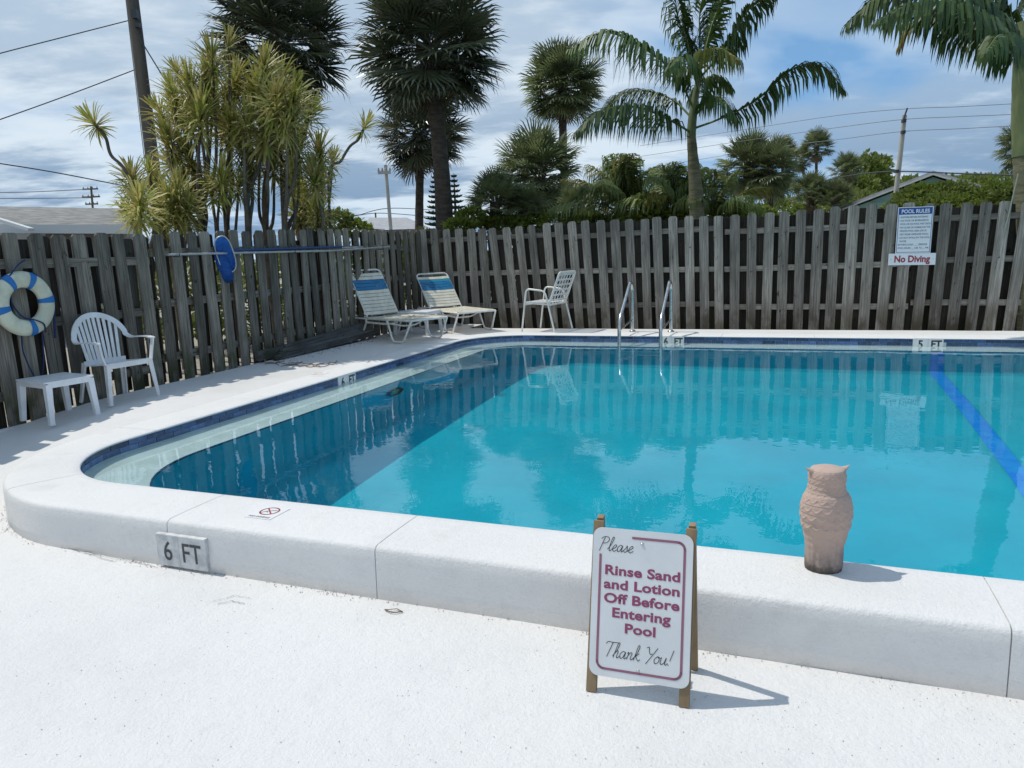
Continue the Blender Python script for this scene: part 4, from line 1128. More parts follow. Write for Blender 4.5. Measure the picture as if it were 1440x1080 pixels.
# ------------------------------------------------------------------ strap loungers
def lounger(name, loc, rz, lab, bang, blues, bl=.74):
    """local +x runs from head to foot, y across, origin under the foot end centre"""
    e = empty(name, loc, rz); tag(e, lab, 'sun lounger', 'strap sun loungers'); L, W_, Hs = 1.42, .60, .30; r = .0135
    b = MB()
    for y in (-W_ / 2, W_ / 2):
        top = [Vector((-L, y, Hs)), Vector((-.07, y, Hs)), Vector((-.0, y, Hs - .02))]
        b.tube(fillet([Vector((-L, y, Hs - .01)), Vector((-.02, y, Hs))], .05), r, 8)
        for x0, x1, xa, xb in ((-L - .0, -L + .42, -L + .11, -L + .29), (-.52, .0, -.39, -.17)):
            sp_ = -.02 if y < 0 else .02
            b.tube(fillet([Vector((x0, y, Hs - (.0 if x0 < -1 or x1 == 0 else .06))), Vector((xa, y + sp_, r)), Vector((xb, y + sp_, r)), Vector((x1, y, Hs - (.0 if x1 == 0 else .06)))], .05, 5), r, 8)
        b.tube([(-L + .42, y, Hs - .06), (-.52, y, Hs - .06)], r, 8)
        for x in (-L + .42, -.52): b.tube([(x, y, Hs - .06), (x, y, Hs)], r, 8)
    b.tube([(0, -W_ / 2, Hs), (0, W_ / 2, Hs)], r, 8); b.tube([(-L, -W_ / 2, Hs), (-L, W_ / 2, Hs)], r, 8)
    for x in (-L + .44, -.50): b.tube(fillet([Vector((x, -W_ / 2, Hs - .05)), Vector((x + .08, -.1, Hs - .10)), Vector((x + .08, .1, Hs - .10)), Vector((x, W_ / 2, Hs - .05))], .06), r * .85, 7)
    b.build('frame', M['frame_white'], e)
    hx = -1.02; ca, sa = cos(bang), sin(bang)
    def bk(t_, y): return Vector((hx - ca * t_, y, Hs + .015 + sa * t_))
    b = MB(); y = W_ / 2 - .035
    b.tube(fillet([bk(0, -y), bk(bl, -y), bk(bl, y), bk(0, y)], .075, 7), r, 8); bf = b.build('back_frame', M['frame_white'], e)
    b = MB()
    for y_ in (-y, y): b.tube([bk(.42, y_), Vector((hx - .30, y_, Hs - .01))], .008, 6)
    b.build('back_strut', M['frame_white'], bf)
    def strap(p0, d, nrm_, wd, wy, mat, nm):
        b = MB(); c_ = p0; hw_ = wd / 2; rr2 = r + .0025; S = []
        prof_ = [(-hw_, rr2), (hw_, rr2)]
        y2 = wy
        pts_ = [(-y2, -rr2), (-y2 - rr2, 0), (-y2, rr2), (-.12, rr2 * .55), (.12, rr2 * .55), (y2, rr2), (y2 + rr2, 0), (y2, -rr2)]
        vs = []
        for yy, nn_ in pts_:
            for s_ in (-hw_, hw_): vs.append(c_ + d * s_ + Vector((0, yy, 0)) + nrm_ * nn_)
        b.add(vs, [(2 * i, 2 * i + 1, 2 * i + 3, 2 * i + 2) for i in range(len(pts_) - 1)]); return b.build(nm, mat, e)
    x = -.05
    while x > hx + .02:
        strap(Vector((x, 0, Hs)), Vector((1, 0, 0)), Vector((0, 0, 1)), .046, W_ / 2, M['strap_white'], 'seat_strap'); x -= .0535
    x = -1.10
    while x > -L + .03:
        x -= .0535
    t_ = .045; i = 0; tot = 11
    while t_ < bl - .075:
        mt = M['strap_blue'] if i in blues else M['strap_white']
        if i in blues and i == blues[-1] and len(blues) == 4: mt = M['strap_teal']
        strap(bk(t_, 0), Vector((-ca, 0, sa)), Vector((sa, 0, ca)), .049, y, mt, 'back_strap'); t_ += .0555; i += 1
    return e


fA = onz(604, 448.7, .30); fA.z = 0
l1 = lounger('sun_lounger', fA, atan2(-.70, .71), 'nearer strap lounger with a solid blue band, at the corner of the pool', radians(58), (7, 8, 9))
fB = onz(671, 438.5, .30); fB.z = 0
l2 = lounger('sun_lounger', fB, atan2(-.85, .50), 'farther strap lounger with blue and teal straps, beside the far fence', radians(47), (6, 7, 8, 9), .70)

# ------------------------------------------------------------------ strap armchair
fa = onz(736, 466.0, 0); ra = onz(783, 468, 0)
fdir = Vector((-.85, .53, 0)).normalized(); side_ = Vector((fdir.y, -fdir.x, 0))  # facing left and away
cA = (fa + ra) / 2 + Vector((.155, .22, 0)) * .9; cA.z = 0
sc_ch = empty('strap_armchair', cA, atan2(fdir.y, fdir.x) + pi / 2); tag(sc_ch, 'white metal armchair with woven strap back near the far fence', 'chair')
Wc = .27; r = .0125
for s_ in (-1, 1):
    x = s_ * Wc; b = MB()
    b.tube(fillet([Vector((x, -.29, 0)), Vector((x, -.20, .61)), Vector((x, .10, .575)), Vector((x, .24, 0))], .07, 6), r, 8); b.build('side_frame', M['frame_white'], sc_ch)
b = MB(); q = Wc - .02
b.tube(fillet([Vector((-q, .14, .39)), Vector((-q, -.24, .41)), Vector((q, -.24, .41)), Vector((q, .14, .39))], .04, 5), r, 8); b.tube([(-Wc, -.235, .40), (Wc, -.235, .40)], r * .8, 6); b.tube([(-Wc, .16, .385), (Wc, .16, .385)], r, 8); b.build('seat_frame', M['frame_white'], sc_ch)
def bc(t_, x): return Vector((x, .15 + .20 * t_ / .48 * .9, .40 + t_ * .93))
b = MB(); b.tube(fillet([bc(0, -q), bc(.46, -q), bc(.46, q), bc(0, q)], .05, 6), r, 8); b.build('back_frame', M['frame_white'], sc_ch)
b = MB()
for i in range(6):
    x = -q + .045 + i * (2 * q - .09) / 5; pp_ = [bc(t_, x) + Vector((0, -.006 + .004 * (k_ % 2), 0)) for k_, t_ in enumerate([.0, .08, .16, .24, .32, .40, .462])]; strip(b, pp_, .023, .003, Vector((1, 0, 0)))
for i in range(6):
    t_ = .045 + i * .075; strip(b, [bc(t_, x) + Vector((0, -.009, 0)) for x in (-q, -q / 2, 0, q / 2, q)], .025, .003, Vector((0, .3, 1)))
strip(b, [bc(.445, x) + Vector((0, -.009, 0)) for x in (-q + .03, 0, q - .03)], .03, .003, Vector((0, .3, 1)))
b.build('back_webbing', M['white'], sc_ch)
b = MB()
for i in range(6):
    x = -q + .045 + i * (2 * q - .09) / 5; strip(b, [Vector((x, y_, .414 - .01 * (1 - abs(y_ + .05) * 4))) for y_ in (-.24, -.14, -.05, .05, .14)], .033, .003, Vector((1, 0, 0)))
for i in range(6):
    y_ = -.215 + i * .068; strip(b, [Vector((x, y_, .418 - .008 * (1 - (x / q) ** 2))) for x in (-q, -q / 2, 0, q / 2, q)], .033, .003, Vector((0, 1, 0)))
b.build('seat_webbing', M['white'], sc_ch)
b = MB(); strip(b, [Vector((x, -.246, .395)) for x in (-q, 0, q)], .045, .006, Vector((0, 0, 1))); b.build('front_band', M['white'], sc_ch)


# ================================================================== vegetation
def fan_leaf(seed, pet=.62, rad=.72, n=26, spread=118, droop=.38, wd=.046):
    """fan leaf along +x: petiole, then folded blades whose tips hang"""
    R = random.Random(seed); b = MB()
    b.tube([(0, 0, 0), (pet * .5, 0, .03 * pet), (pet, 0, .02 * pet)], [.016, .011, .008], 4, cap=False)
    c_ = Vector((pet, 0, .02 * pet))
    for i in range(n):
        t_ = (i + .5) / n * 2 - 1; a = radians(spread) * t_; L = rad * (1 - .22 * abs(t_) ** 2) * R.uniform(.86, 1.06)
        d = Vector((cos(a), sin(a), .18 * (1 - abs(t_)) + R.uniform(-.07, .07))).normalized(); s_ = Vector((-sin(a), cos(a), 0))
        dr = droop * R.uniform(.5, 1.5); w0 = wd * R.uniform(.8, 1.15)
        p1 = c_ + d * L * .45; p2 = c_ + d * L * .78 + Vector((0, 0, -dr * L * .12)); p3 = c_ + d * L * (1 - dr * .15) + Vector((0, 0, -dr * L * .42))
        f_ = Vector((0, 0, w0 * .5))
        b.add([c_, p1 - s_ * w0 / 2 - f_ * .5, p1 + s_ * w0 / 2 - f_ * .5, p1 + f_ * .3, p2 - s_ * w0 * .33, p2 + s_ * w0 * .33, p3], [(0, 1, 3), (0, 3, 2), (1, 4, 3), (3, 4, 5), (3, 5, 2), (4, 6, 5)])
    return b


FAN = {}
for key, mt in (('a', 'fan'), ('d', 'fan_dark'), ('x', 'fan_dead')):
    FAN[key] = [fan_leaf(i + 7 * len(FAN), droop=.35 if key != 'x' else 1.3, spread=118 if key != 'x' else 70, n=26 if key != 'x' else 14).me('frond', M[mt]) for i in range(5)]


def trunk_mesh(pts, rs, seed=0, n=12, rings=.0):
    b = MB(); P = bezier(pts, 10); k = len(P); R = random.Random(seed); rr2 = []
    for i in range(k):
        t_ = i / (k - 1) * (len(rs) - 1); a = int(min(t_, len(rs) - 2)); r = rs[a] + (rs[a + 1] - rs[a]) * (t_ - a); rr2.append(r * (1 + rings * (1 if i % 2 else -1) + R.uniform(-.02, .02)))
    b.smooth = True; b.tube(P, rr2, n); return b


def fan_palm(name, base, top, r0, r1, crown, count0, label, key='a', dead=8, group=None, el0=-50, el1=80, seed=0, trunk=True, scale=1., flat=1.):
    """crown = radius in metres"""
    count = int(count0 * 1.35); R = random.Random(seed); e = empty(name, base); tag(e, label, 'palm tree', group); base = Vector(base); top = Vector(top); rel = top - base
    if trunk:
        mid_ = rel * .5 + Vector((R.uniform(-.05, .05), 0, 0)); P = [Vector((0, 0, -.2)), mid_, rel]
        trunk_mesh(P, [r0 * 1.15, r0, r1, r1 * 1.05], seed, rings=.03).build('trunk', M['trunk_sabal'], e)
        b = MB(); kk = 16
        for i in range(kk):   # old leaf boots under the crown
            a = R.uniform(0, 2 * pi); z = rel.z - R.uniform(.0, .45) * crown; q = rel * (z / rel.z); d = Vector((cos(a), sin(a), 0)); b.bar(q + d * r1 * .6, q + d * r1 * 2.0 + Vector((0, 0, .16 * crown)), .03 * crown, .05 * crown)
        b.build('leaf_bases', M['trunk_sabal'], e)
    for i in range(count):
        t_ = (i + .5) / count; el = radians(el1 + (el0 - el1) * t_ ** .85 + R.uniform(-7, 7)); az = i * 2.39996 + R.uniform(-.25, .25)
        s_ = crown / 1.32 * (R.uniform(.86, 1.08)) * (1 if t_ < .8 else .9)
        m_ = R.choice(FAN[key])
        o = link('frond', m_, e, loc=rel + Vector((cos(az), sin(az), 0)) * r1 * .6 + Vector((0, 0, (.5 - t_) * .25 * crown)), rot=Matrix.Rotation(az, 3, 'Z').to_euler())
        o.rotation_euler = (Matrix.Rotation(az, 3, 'Z') @ Matrix.Rotation(-el, 3, 'Y') @ Matrix.Rotation(R.uniform(-.5, .5), 3, 'X')).to_euler(); o.scale = (s_, s_, s_)
    for i in range(int(count * .22)):   # young and inner leaves that fill the heart of the crown
        az = R.uniform(0, 2 * pi); el = radians(R.uniform(el0 * .8, 88)); s_ = crown / 1.32 * R.uniform(.5, .68)
        o = link('frond', R.choice(FAN[key]), e, loc=rel); o.rotation_euler = (Matrix.Rotation(az, 3, 'Z') @ Matrix.Rotation(-el, 3, 'Y') @ Matrix.Rotation(R.uniform(-.6, .6), 3, 'X')).to_euler(); o.scale = (s_, s_, s_)
    for i in range(dead):
        az = R.uniform(0, 2 * pi); s_ = crown / 1.32 * R.uniform(.6, .8)
        o = link('dead_frond', R.choice(FAN['x']), e, loc=rel + Vector((0, 0, -.1 * crown)))
        o.rotation_euler = (Matrix.Rotation(az, 3, 'Z') @ Matrix.Rotation(radians(R.uniform(50, 78)), 3, 'Y')).to_euler(); o.scale = (s_, s_, s_)
    return e


GZ = -.14


def feather(P, L0, hang=.75, wd=.030, n=54, seed=0, rad=.018, side=None, tip=.35, start=.16, ang=55, twist=0.):
    """pinnate frond along the 3-D rib P (list of points, any frame); leaflets leave both sides and hang"""
    R = random.Random(seed); b = MB(); Q = bezier(P, 12); k = len(Q)
    b.k = 1; b.tube(Q, [rad * (1 - .85 * i / (k - 1)) for i in range(k)], 5, cap=False); b.k = 0
    cum = [0]
    for i in range(1, k): cum.append(cum[-1] + (Q[i] - Q[i - 1]).length)
    T = cum[-1]
    def samp(t_):
        x = t_ * T; i = 1
        while i < k - 1 and cum[i] < x: i += 1
        f_ = (x - cum[i - 1]) / max(1e-9, cum[i] - cum[i - 1]); return Q[i - 1].lerp(Q[i], f_), (Q[i] - Q[i - 1]).normalized()
    for i in range(n):
        t_ = start + (1 - start) * (i + .5) / n; p, d = samp(t_)
        sd = d.cross(Vector((0, 0, 1))); sd = sd.normalized() if sd.length > .15 else Vector((1, 0, 0)); upn = sd.cross(d).normalized()
        env = sin(pi * min(1, (t_ - start) / (1 - start) * .82 + .16)) ** .6 * (1 if t_ < .85 else .9)
        for s_ in (-1, 1):
            if R.random() < .04: continue
            L = L0 * env * R.uniform(.82, 1.12); a = radians(ang * R.uniform(.8, 1.15) * (1 - .45 * t_))
            dr = (sd * s_ * sin(a) + d * cos(a) + upn * R.uniform(.0, .35)).normalized()
            h_ = hang * R.uniform(.75, 1.2); w0 = wd * R.uniform(.8, 1.2) * (.6 + .4 * env)
            p1 = p + dr * L * .30 + Vector((0, 0, -h_ * L * .06)); p2 = p1 + (dr * .50 + Vector((0, 0, -h_ * .9))).normalized() * L * .36; p3 = p2 + (dr * .22 + Vector((R.uniform(-.12, .12), 0, -h_ * 1.5))).normalized() * L * .36
            ww = dr.cross(Vector((0, 0, 1)));
            ww = (ww.normalized() if ww.length > .1 else d) * .75 + d * .5; ww = ww.normalized() * w0
            b.add([p - ww * .3, p + ww * .3, p1 - ww * .5, p1 + ww * .5, p2 - ww * .42, p2 + ww * .42, p3], [(0, 1, 3, 2), (2, 3, 5, 4), (4, 5, 6)])
    return b


# ---- sabal palms behind the fences
def px_palm(name, crown_px, base_px, Y, cr_px, count, label, tw, **k):
    top = at(crown_px[0], crown_px[1], Y); bs = at(base_px[0], base_px[1], Y); dirv = (bs - top); dirv.normalize()
    t_ = (top.z - GZ) / -dirv.z; g = top + dirv * t_; g.z = GZ
    m_px = Y / F_PX
    return fan_palm(name, g, top, tw * m_px / 2 * 1.05, tw * m_px / 2 * .9, cr_px * m_px, count, label, **k)


px_palm('sabal_palm', (393, 62), (428, 320), 15, 104, 62, 'tall dark fan palm rising behind the yellow-green spiky plants', 20, key='d', seed=1, el0=-75)
px_palm('sabal_palm', (605, 66), (623, 318), 14, 112, 66, 'tallest fan palm with the thick dark trunk left of centre', 23, key='d', seed=2, el0=-62, dead=3)
px_palm('sabal_palm', (592, 186), (591, 318), 19, 72, 52, 'smaller fan palm directly behind the tallest fan palm', 12, key='d', seed=3, el0=-65, dead=10)
px_palm('sabal_palm', (790, 122), (797, 318), 20, 61, 60, 'round-headed fan palm on a slim dark trunk at mid picture', 11.5, key='a', seed=4, el0=-62)
px_palm('sabal_palm', (757, 248), (765, 318), 17, 70, 56, 'broad low fan palm at the foot of the round-headed palm', 14, key='a', seed=5, el0=-70, dead=14)
px_palm('sabal_palm', (1050, 236), (1056, 300), 24, 50, 50, 'left one of two close fan palms with hanging dead leaves', 9, key='a', seed=6, el0=-72, dead=16)
px_palm('sabal_palm', (1083, 242), (1084, 300), 23.4, 48, 48, 'right one of two close fan palms with hanging dead leaves', 9, key='a', seed=16, el0=-72, dead=14)
px_palm('fan_palm', (1100, 216), (1102, 300), 34, 26, 30, 'distant fan palm peeping above the pair of close palms', 4, key='a', seed=7, el0=-30, dead=10)
px_palm('fan_palm', (1148, 208), (1149, 300), 32, 27, 34, 'tallest distant palm with thin trunk right of the close pair', 4, key='a', seed=8, el0=-35, dead=18)
px_palm('fan_palm', (1126, 226), (1143, 300), 33, 22, 28, 'distant palm just left of the tallest distant one', 4, key='a', seed=9, el0=-35, dead=14)
px_palm('fan_palm', (1190, 240), (1194, 300), 30, 27, 30, 'distant palm in front of the feathery tree', 4, key='a', seed=10, el0=-40, dead=8)
px_palm('sabal_palm', (1440, 208), (1452, 300), 18, 40, 40, 'fan palm half hidden by the ringed trunk at the right edge', 12, key='a', seed=11, el0=-70)
for i, (px, py, r_, Y, lab) in enumerate(((1140, 275, 34, 19, 'low fan palm behind the fence under the distant palms'), (1175, 280, 28, 18.5, 'small low fan palm left of the aqua house gable'), (696, 284, 46, 14.0, 'low pale fan palm behind the fence right of the thickest trunk'), (735, 296, 40, 14.2, 'low fan palm with yellow-green leaves at the fence top'), (812, 292, 34, 15.5, 'low scruffy fan palm beside the slim dark trunk'))):
    c_ = at(px, py, Y); g = Vector((c_.x, c_.y, GZ)); fan_palm('low_palm', g, c_, .09, .09, r_ * Y / F_PX, 30, lab, key='a', dead=4, seed=30 + i, el0=-20)


def feather_palm(name, g, fronds, label, trunk=None, cat='palm tree'):
    e = empty(name, g); tag(e, label, cat)
    if trunk: trunk(e)
    for i, f_ in enumerate(fronds):
        P = [p - g for p in f_['p']]; b = feather(P, f_.get('L', .5) * 1.32, f_.get('hang', .8), f_.get('w', .034) * 1.05, int(f_.get('n', 50) * 1.55), f_.get('seed', i), f_.get('rad', .02), ang=f_.get('ang', 55), start=f_.get('start', .16))
        b.build('frond', [M[f_.get('m', 'royal')], M['rachis']], e)
    return e


def pxs(lst, Y0): return [at(x, y, Y0 + dy) for x, y, dy in lst]


# ---- the feathery palm right of centre
Y = 12.6; g = at(986, 330, Y); g.z = GZ
def tr(e):
    P = [at(x, y, Y) - g for x, y in ((984, 400), (980, 300), (974, 215), (972, 188))]; P[0] = Vector((P[0].x, P[0].y, -.1))
    trunk_mesh(P, [.15, .125, .085, .070], 1, rings=.012).build('trunk', M['trunk_pale'], e)
    P = [at(x, y, Y) - g for x, y in ((972, 192), (974, 165), (979, 130), (984, 100))]
    trunk_mesh(P, [.078, .072, .055, .035], 2).build('crownshaft', M['shaft'], e)
FR = [dict(p=pxs([(974, 150, 0), (950, 105, -.3), (905, 68, -.5), (850, 46, -.6), (800, 70, -.7)], Y), L=.62, hang=1.0, n=60),
      dict(p=pxs([(972, 165, 0), (945, 140, .3), (905, 128, .6), (868, 135, .8), (848, 160, 1.0)], Y), L=.48, hang=.8, n=46),
      dict(p=pxs([(971, 186, 0), (940, 168, -.5), (895, 151, -.9), (845, 156, -1.2), (808, 188, -1.4)], Y), L=.56, hang=.95, n=58),
      dict(p=pxs([(978, 180, 0), (1015, 166, -.3), (1065, 140, -.5), (1110, 100, -.6), (1155, 92, -.7), (1188, 128, -.7)], Y), L=.52, hang=.85, n=62),
      dict(p=pxs([(984, 110, 0), (1010, 80, -.2), (1030, 52, -.3), (1052, 15, -.4), (1090, -12, -.5)], Y), L=.50, hang=.7, n=50),
      dict(p=pxs([(984, 110, 0), (990, 78, -.6), (1012, 68, -1.0), (1040, 84, -1.3)], Y), L=.52, hang=1.1, n=40, m='royal_y'),
      dict(p=pxs([(982, 120, 0), (968, 70, .1), (955, 30, .2), (948, -15, .3)], Y), L=.50, hang=.6, n=46),
      dict(p=pxs([(985, 110, 0), (984, 60, .3), (985, 10, .4), (1000, -35, .5)], Y), L=.50, hang=.5, n=46),
      dict(p=pxs([(980, 160, 0), (995, 140, -.4), (1015, 138, -.8), (1035, 165, -1.0)], Y), L=.42, hang=1.1, n=34),
      dict(p=pxs([(978, 150, 0), (985, 120, .6), (1003, 108, .9), (1030, 125, 1.2)], Y), L=.42, hang=1.0, n=34),
      dict(p=pxs([(983, 130, 0), (972, 95, -.7), (958, 80, -1.2), (940, 95, -1.5)], Y), L=.45, hang=1.1, n=36),
      dict(p=pxs([(985, 100, 0), (1000, 40, .1), (1015, 0, .2), (1030, -40, .3)], Y), L=.46, hang=.5, n=40)]
feather_palm('feather_palm', g, FR, 'feather-leaved palm with green shaft and arching fronds right of centre', tr)
# ---- palm at the right edge
Y = 9.3; g2 = at(1452, 330, Y); g2.z = GZ
def tr2(e):
    P = [at(x, y, Y) - g2 for x, y in ((1450, 420), (1448, 300), (1446, 215))]; P[0] = Vector((P[0].x, P[0].y, -.1))
    trunk_mesh(P, [.175, .17, .16], 3, rings=.02).build('trunk', M['trunk_pale'], e)
    P = [at(x, y, Y) - g2 for x, y in ((1446, 218), (1445, 150), (1443, 95), (1440, 30))]
    trunk_mesh(P, [.172, .168, .14, .08], 4).build('crownshaft', M['shaft'], e)
FR = [dict(p=pxs([(1438, 84, 0), (1400, 28, -.3), (1340, -18, -.5), (1260, -22, -.6), (1190, 34, -.7)], Y), L=.55, hang=1.0, n=72, w=.038),
      dict(p=pxs([(1438, 92, 0), (1390, 42, .5), (1335, 16, .8), (1288, 30, 1.0), (1264, 66, 1.1)], Y), L=.44, hang=1.1, n=60, m='royal_g'),
      dict(p=pxs([(1438, 90, 0), (1400, 46, -.5), (1350, 14, -.9), (1290, 4, -1.1), (1235, 28, -1.3)], Y), L=.50, hang=1.0, n=60, w=.038),
      dict(p=pxs([(1440, 80, 0), (1420, 20, .2), (1395, -25, .3), (1370, -60, .4)], Y), L=.45, hang=.8, n=40),
      dict(p=pxs([(1442, 84, 0), (1480, 30, -.3), (1540, 0, -.5), (1610, 20, -.6), (1660, 80, -.7)], Y), L=.55, hang=1.0, n=60),
      dict(p=pxs([(1442, 84, 0), (1450, 20, .6), (1480, -40, 1.1), (1530, -60, 1.6), (1580, -20, 2.)], Y), L=.52, hang=.9, n=54),
      dict(p=pxs([(1440, 92, 0), (1425, 60, -1.0), (1405, 50, -1.6), (1385, 75, -2.0)], Y), L=.40, hang=1.1, n=36)]
feather_palm('feather_palm', g2, FR, 'feather-leaved palm with ringed trunk at the right edge, fronds reaching in from above', tr2)

# ---- coconut-like low palms behind the fence
def coco(name, px, py, Y, rpx, n, label, seed, m='coco', el=(18, 85), azr=(0, 360)):
    R = random.Random(seed); g = at(px, py, Y); g = Vector((g.x, g.y, GZ)); c0 = at(px, py, Y) - g; r = rpx * Y / F_PX; e = empty(name, g); tag(e, label, 'palm tree')
    trunk_mesh([Vector((0, 0, -.1)), c0 * .5, c0], [.13, .11, .09], seed).build('trunk', M['trunk_pale'], e)
    for i in range(n):
        az = radians(azr[0] + (azr[1] - azr[0]) * (i + R.uniform(-.3, .3)) / n); el_ = radians(R.uniform(*el)); d = Vector((cos(az), sin(az), 0)); P = []
        for k_ in range(5):
            t_ = k_ / 4; P.append(c0 + d * r * cos(el_) * t_ * (1.0 + .1 * t_) + Vector((0, 0, r * (sin(el_) * t_ * 1.15 - .42 * t_ * t_))))
        b = feather(P, r * .42, .55, .022 * max(1, r), 44, seed * 9 + i, .016, ang=48); b.build('frond', [M[m if R.random() < .8 else 'royal_y'], M['rachis']], e)
    return e


coco('coconut_palm', 872, 298, 14.2, 104, 22, 'bushy low coconut palm behind the fence left of the feather palm', 3)
coco('coconut_palm', 912, 306, 14.8, 74, 14, 'short coconut palm tucked against the bushy one at the fence', 4)
coco('coconut_palm', 950, 300, 13.6, 92, 18, 'young coconut palm around the foot of the feather palm', 5)
coco('coconut_palm', 1004, 306, 14.0, 92, 11, 'spindly coconut palm just right of the feather palm trunk', 6, el=(30, 80))
coco('coconut_palm', 832, 318, 15.0, 40, 9, 'smallest coconut palm at the fence below the slim dark trunk', 8)


# ---- bushes made of leaf clumps
def bush(name, blobs, n, leaf, label, cat='bush', mats=('bush', 'bush_d'), stem=True, group=None):
    c0 = sum((Vector(c_) for c_, r in blobs), Vector()) / len(blobs); g = Vector((c0.x, c0.y, GZ)); e = empty(name, g); tag(e, label, cat, group)
    R = random.Random(len(label) * 7 + n); b = MB(); tot = sum(r[0] * r[2] for _, r in blobs)
    for c_, r in blobs:
        c_ = Vector(c_) - g; m_ = int(n * r[0] * r[2] / tot)
        for _ in range(m_):
            d = Vector((R.gauss(0, 1), R.gauss(0, 1), R.gauss(0, 1))).normalized(); q = R.uniform(.35, 1) ** .5
            lump = 1 + .28 * noise.noise(d * 2.3 + c_) + .16 * noise.noise(d * 6 + c_)
            p = c_ + Vector((d.x * r[0], d.y * r[1], d.z * r[2])) * q * lump
            if p.z < 0: continue
            b.k = 0 if noise.noise(p * 1.7) + R.uniform(-.25, .25) > -.05 else 1
            ax = (d + Vector((R.uniform(-1, 1), R.uniform(-1, 1), R.uniform(-.3, 1)))).normalized(); L = leaf * R.uniform(.6, 1.3)
            s_ = ax.cross(Vector((R.uniform(-1, 1), R.uniform(-1, 1), R.uniform(-1, 1)))).normalized() * L * .28
            b.add([p, p + ax * L * .5 + s_, p + ax * L, p + ax * L * .5 - s_], [(0, 1, 2, 3)])
    tag(b.build('foliage', [M[mats[0]], M[mats[1]]], e), kind='stuff')
    if stem:
        b = MB(); b.smooth = True
        for c_, r in blobs: q = Vector(c_) - g; b.tube(bezier([(q.x * .3, q.y * .3, -.1), (q.x * .6, q.y * .6, q.z * .5), q], 5), [.05] * 5 + [.03] * 5 + [.015], 6)
        b.build('trunk', M['stem'], e)
    return e


def blob(px, py, Y, rx, ry): k_ = Y / F_PX; return (at(px, py, Y), (rx * k_, (rx + ry) / 2 * k_, ry * k_))


bush('green_shrub', [blob(1268, 293, 13.5, 24, 10), blob(1294, 281, 13.8, 34, 20), blob(1335, 276, 13.6, 34, 18), blob(1330, 292, 13, 45, 18)], 12000, .075, 'big yellow-green shrub in front of the aqua house gable')
bush('green_shrub', [blob(1402, 276, 12.8, 28, 18), blob(1428, 280, 12.4, 30, 24), blob(1392, 292, 12.6, 25, 14)], 7500, .075, 'green shrub beside the trunk at the right edge')
bush('feathery_tree', [blob(1215, 245, 36, 26, 24), blob(1235, 238, 37, 16, 18), blob(1200, 270, 35, 34, 22), blob(1240, 262, 36, 14, 14)], 5200, .22, 'distant airy tree with a ragged rounded top right of the thin palms', 'tree', ('bush_d', 'bush'))
bush('hedge_shrub', [blob(1205, 290, 26, 40, 20), blob(1160, 295, 27, 44, 22), blob(1105, 300, 28, 40, 20)], 5000, .16, 'low dark shrubbery behind the fence under the distant palms', mats=('bush_d', 'bush'))
bush('green_shrub', [blob(662, 306, 13.6, 18, 13), blob(648, 316, 13.4, 22, 8)], 1300, .08, 'yellow-green shrub right of the tallest palm trunk', mats=('bush', 'bush'))
bush('hedge_shrub', [blob(770, 312, 14.2, 60, 10), blob(710, 314, 14, 40, 10), blob(830, 312, 14.5, 34, 9)], 5200, .08, 'tangled dark shrubs along the fence top at mid picture', mats=('bush_d', 'bush'))
bush('hedge_shrub', [blob(930, 306, 13.8, 60, 10), blob(1010, 300, 14, 40, 12), blob(1060, 305, 15, 30, 14)], 4200, .10, 'dry tangled shrubs at the foot of the feather palm', mats=('bush', 'bush_d'))
bush('green_shrub', [blob(470, 312, 22, 26, 14), blob(440, 306, 23, 14, 16), blob(500, 322, 22, 20, 10)], 2600, .14, 'rounded green shrub between the spiky plants and the grey roof')
bush('hedge_shrub', [blob(250, 420, 10.6, 90, 60), blob(330, 430, 11.6, 60, 60), blob(420, 400, 13, 70, 50), blob(480, 400, 14, 50, 50)], 6000, .12, 'dark undergrowth seen through the gaps of the left fence', mats=('bush_d', 'bush_d'))
bush('hedge_shrub', [blob(620, 380, 15, 90, 50), blob(760, 390, 15, 90, 50), blob(900, 390, 14, 90, 50), blob(1050, 390, 14, 90, 50), blob(1200, 380, 13.5, 90, 50), blob(1360, 370, 13, 90, 50)], 9000, .16, 'dark growth close behind the far fence seen between its boards', mats=('bush_d', 'bush_d'))
bush('distant_wood', [blob(1290, 262, 60, 90, 10), blob(1400, 258, 60, 70, 10), blob(1180, 280, 60, 60, 12)], 3500, .45, 'far line of trees behind the aqua house', 'trees', ('bush_d', 'bush'))


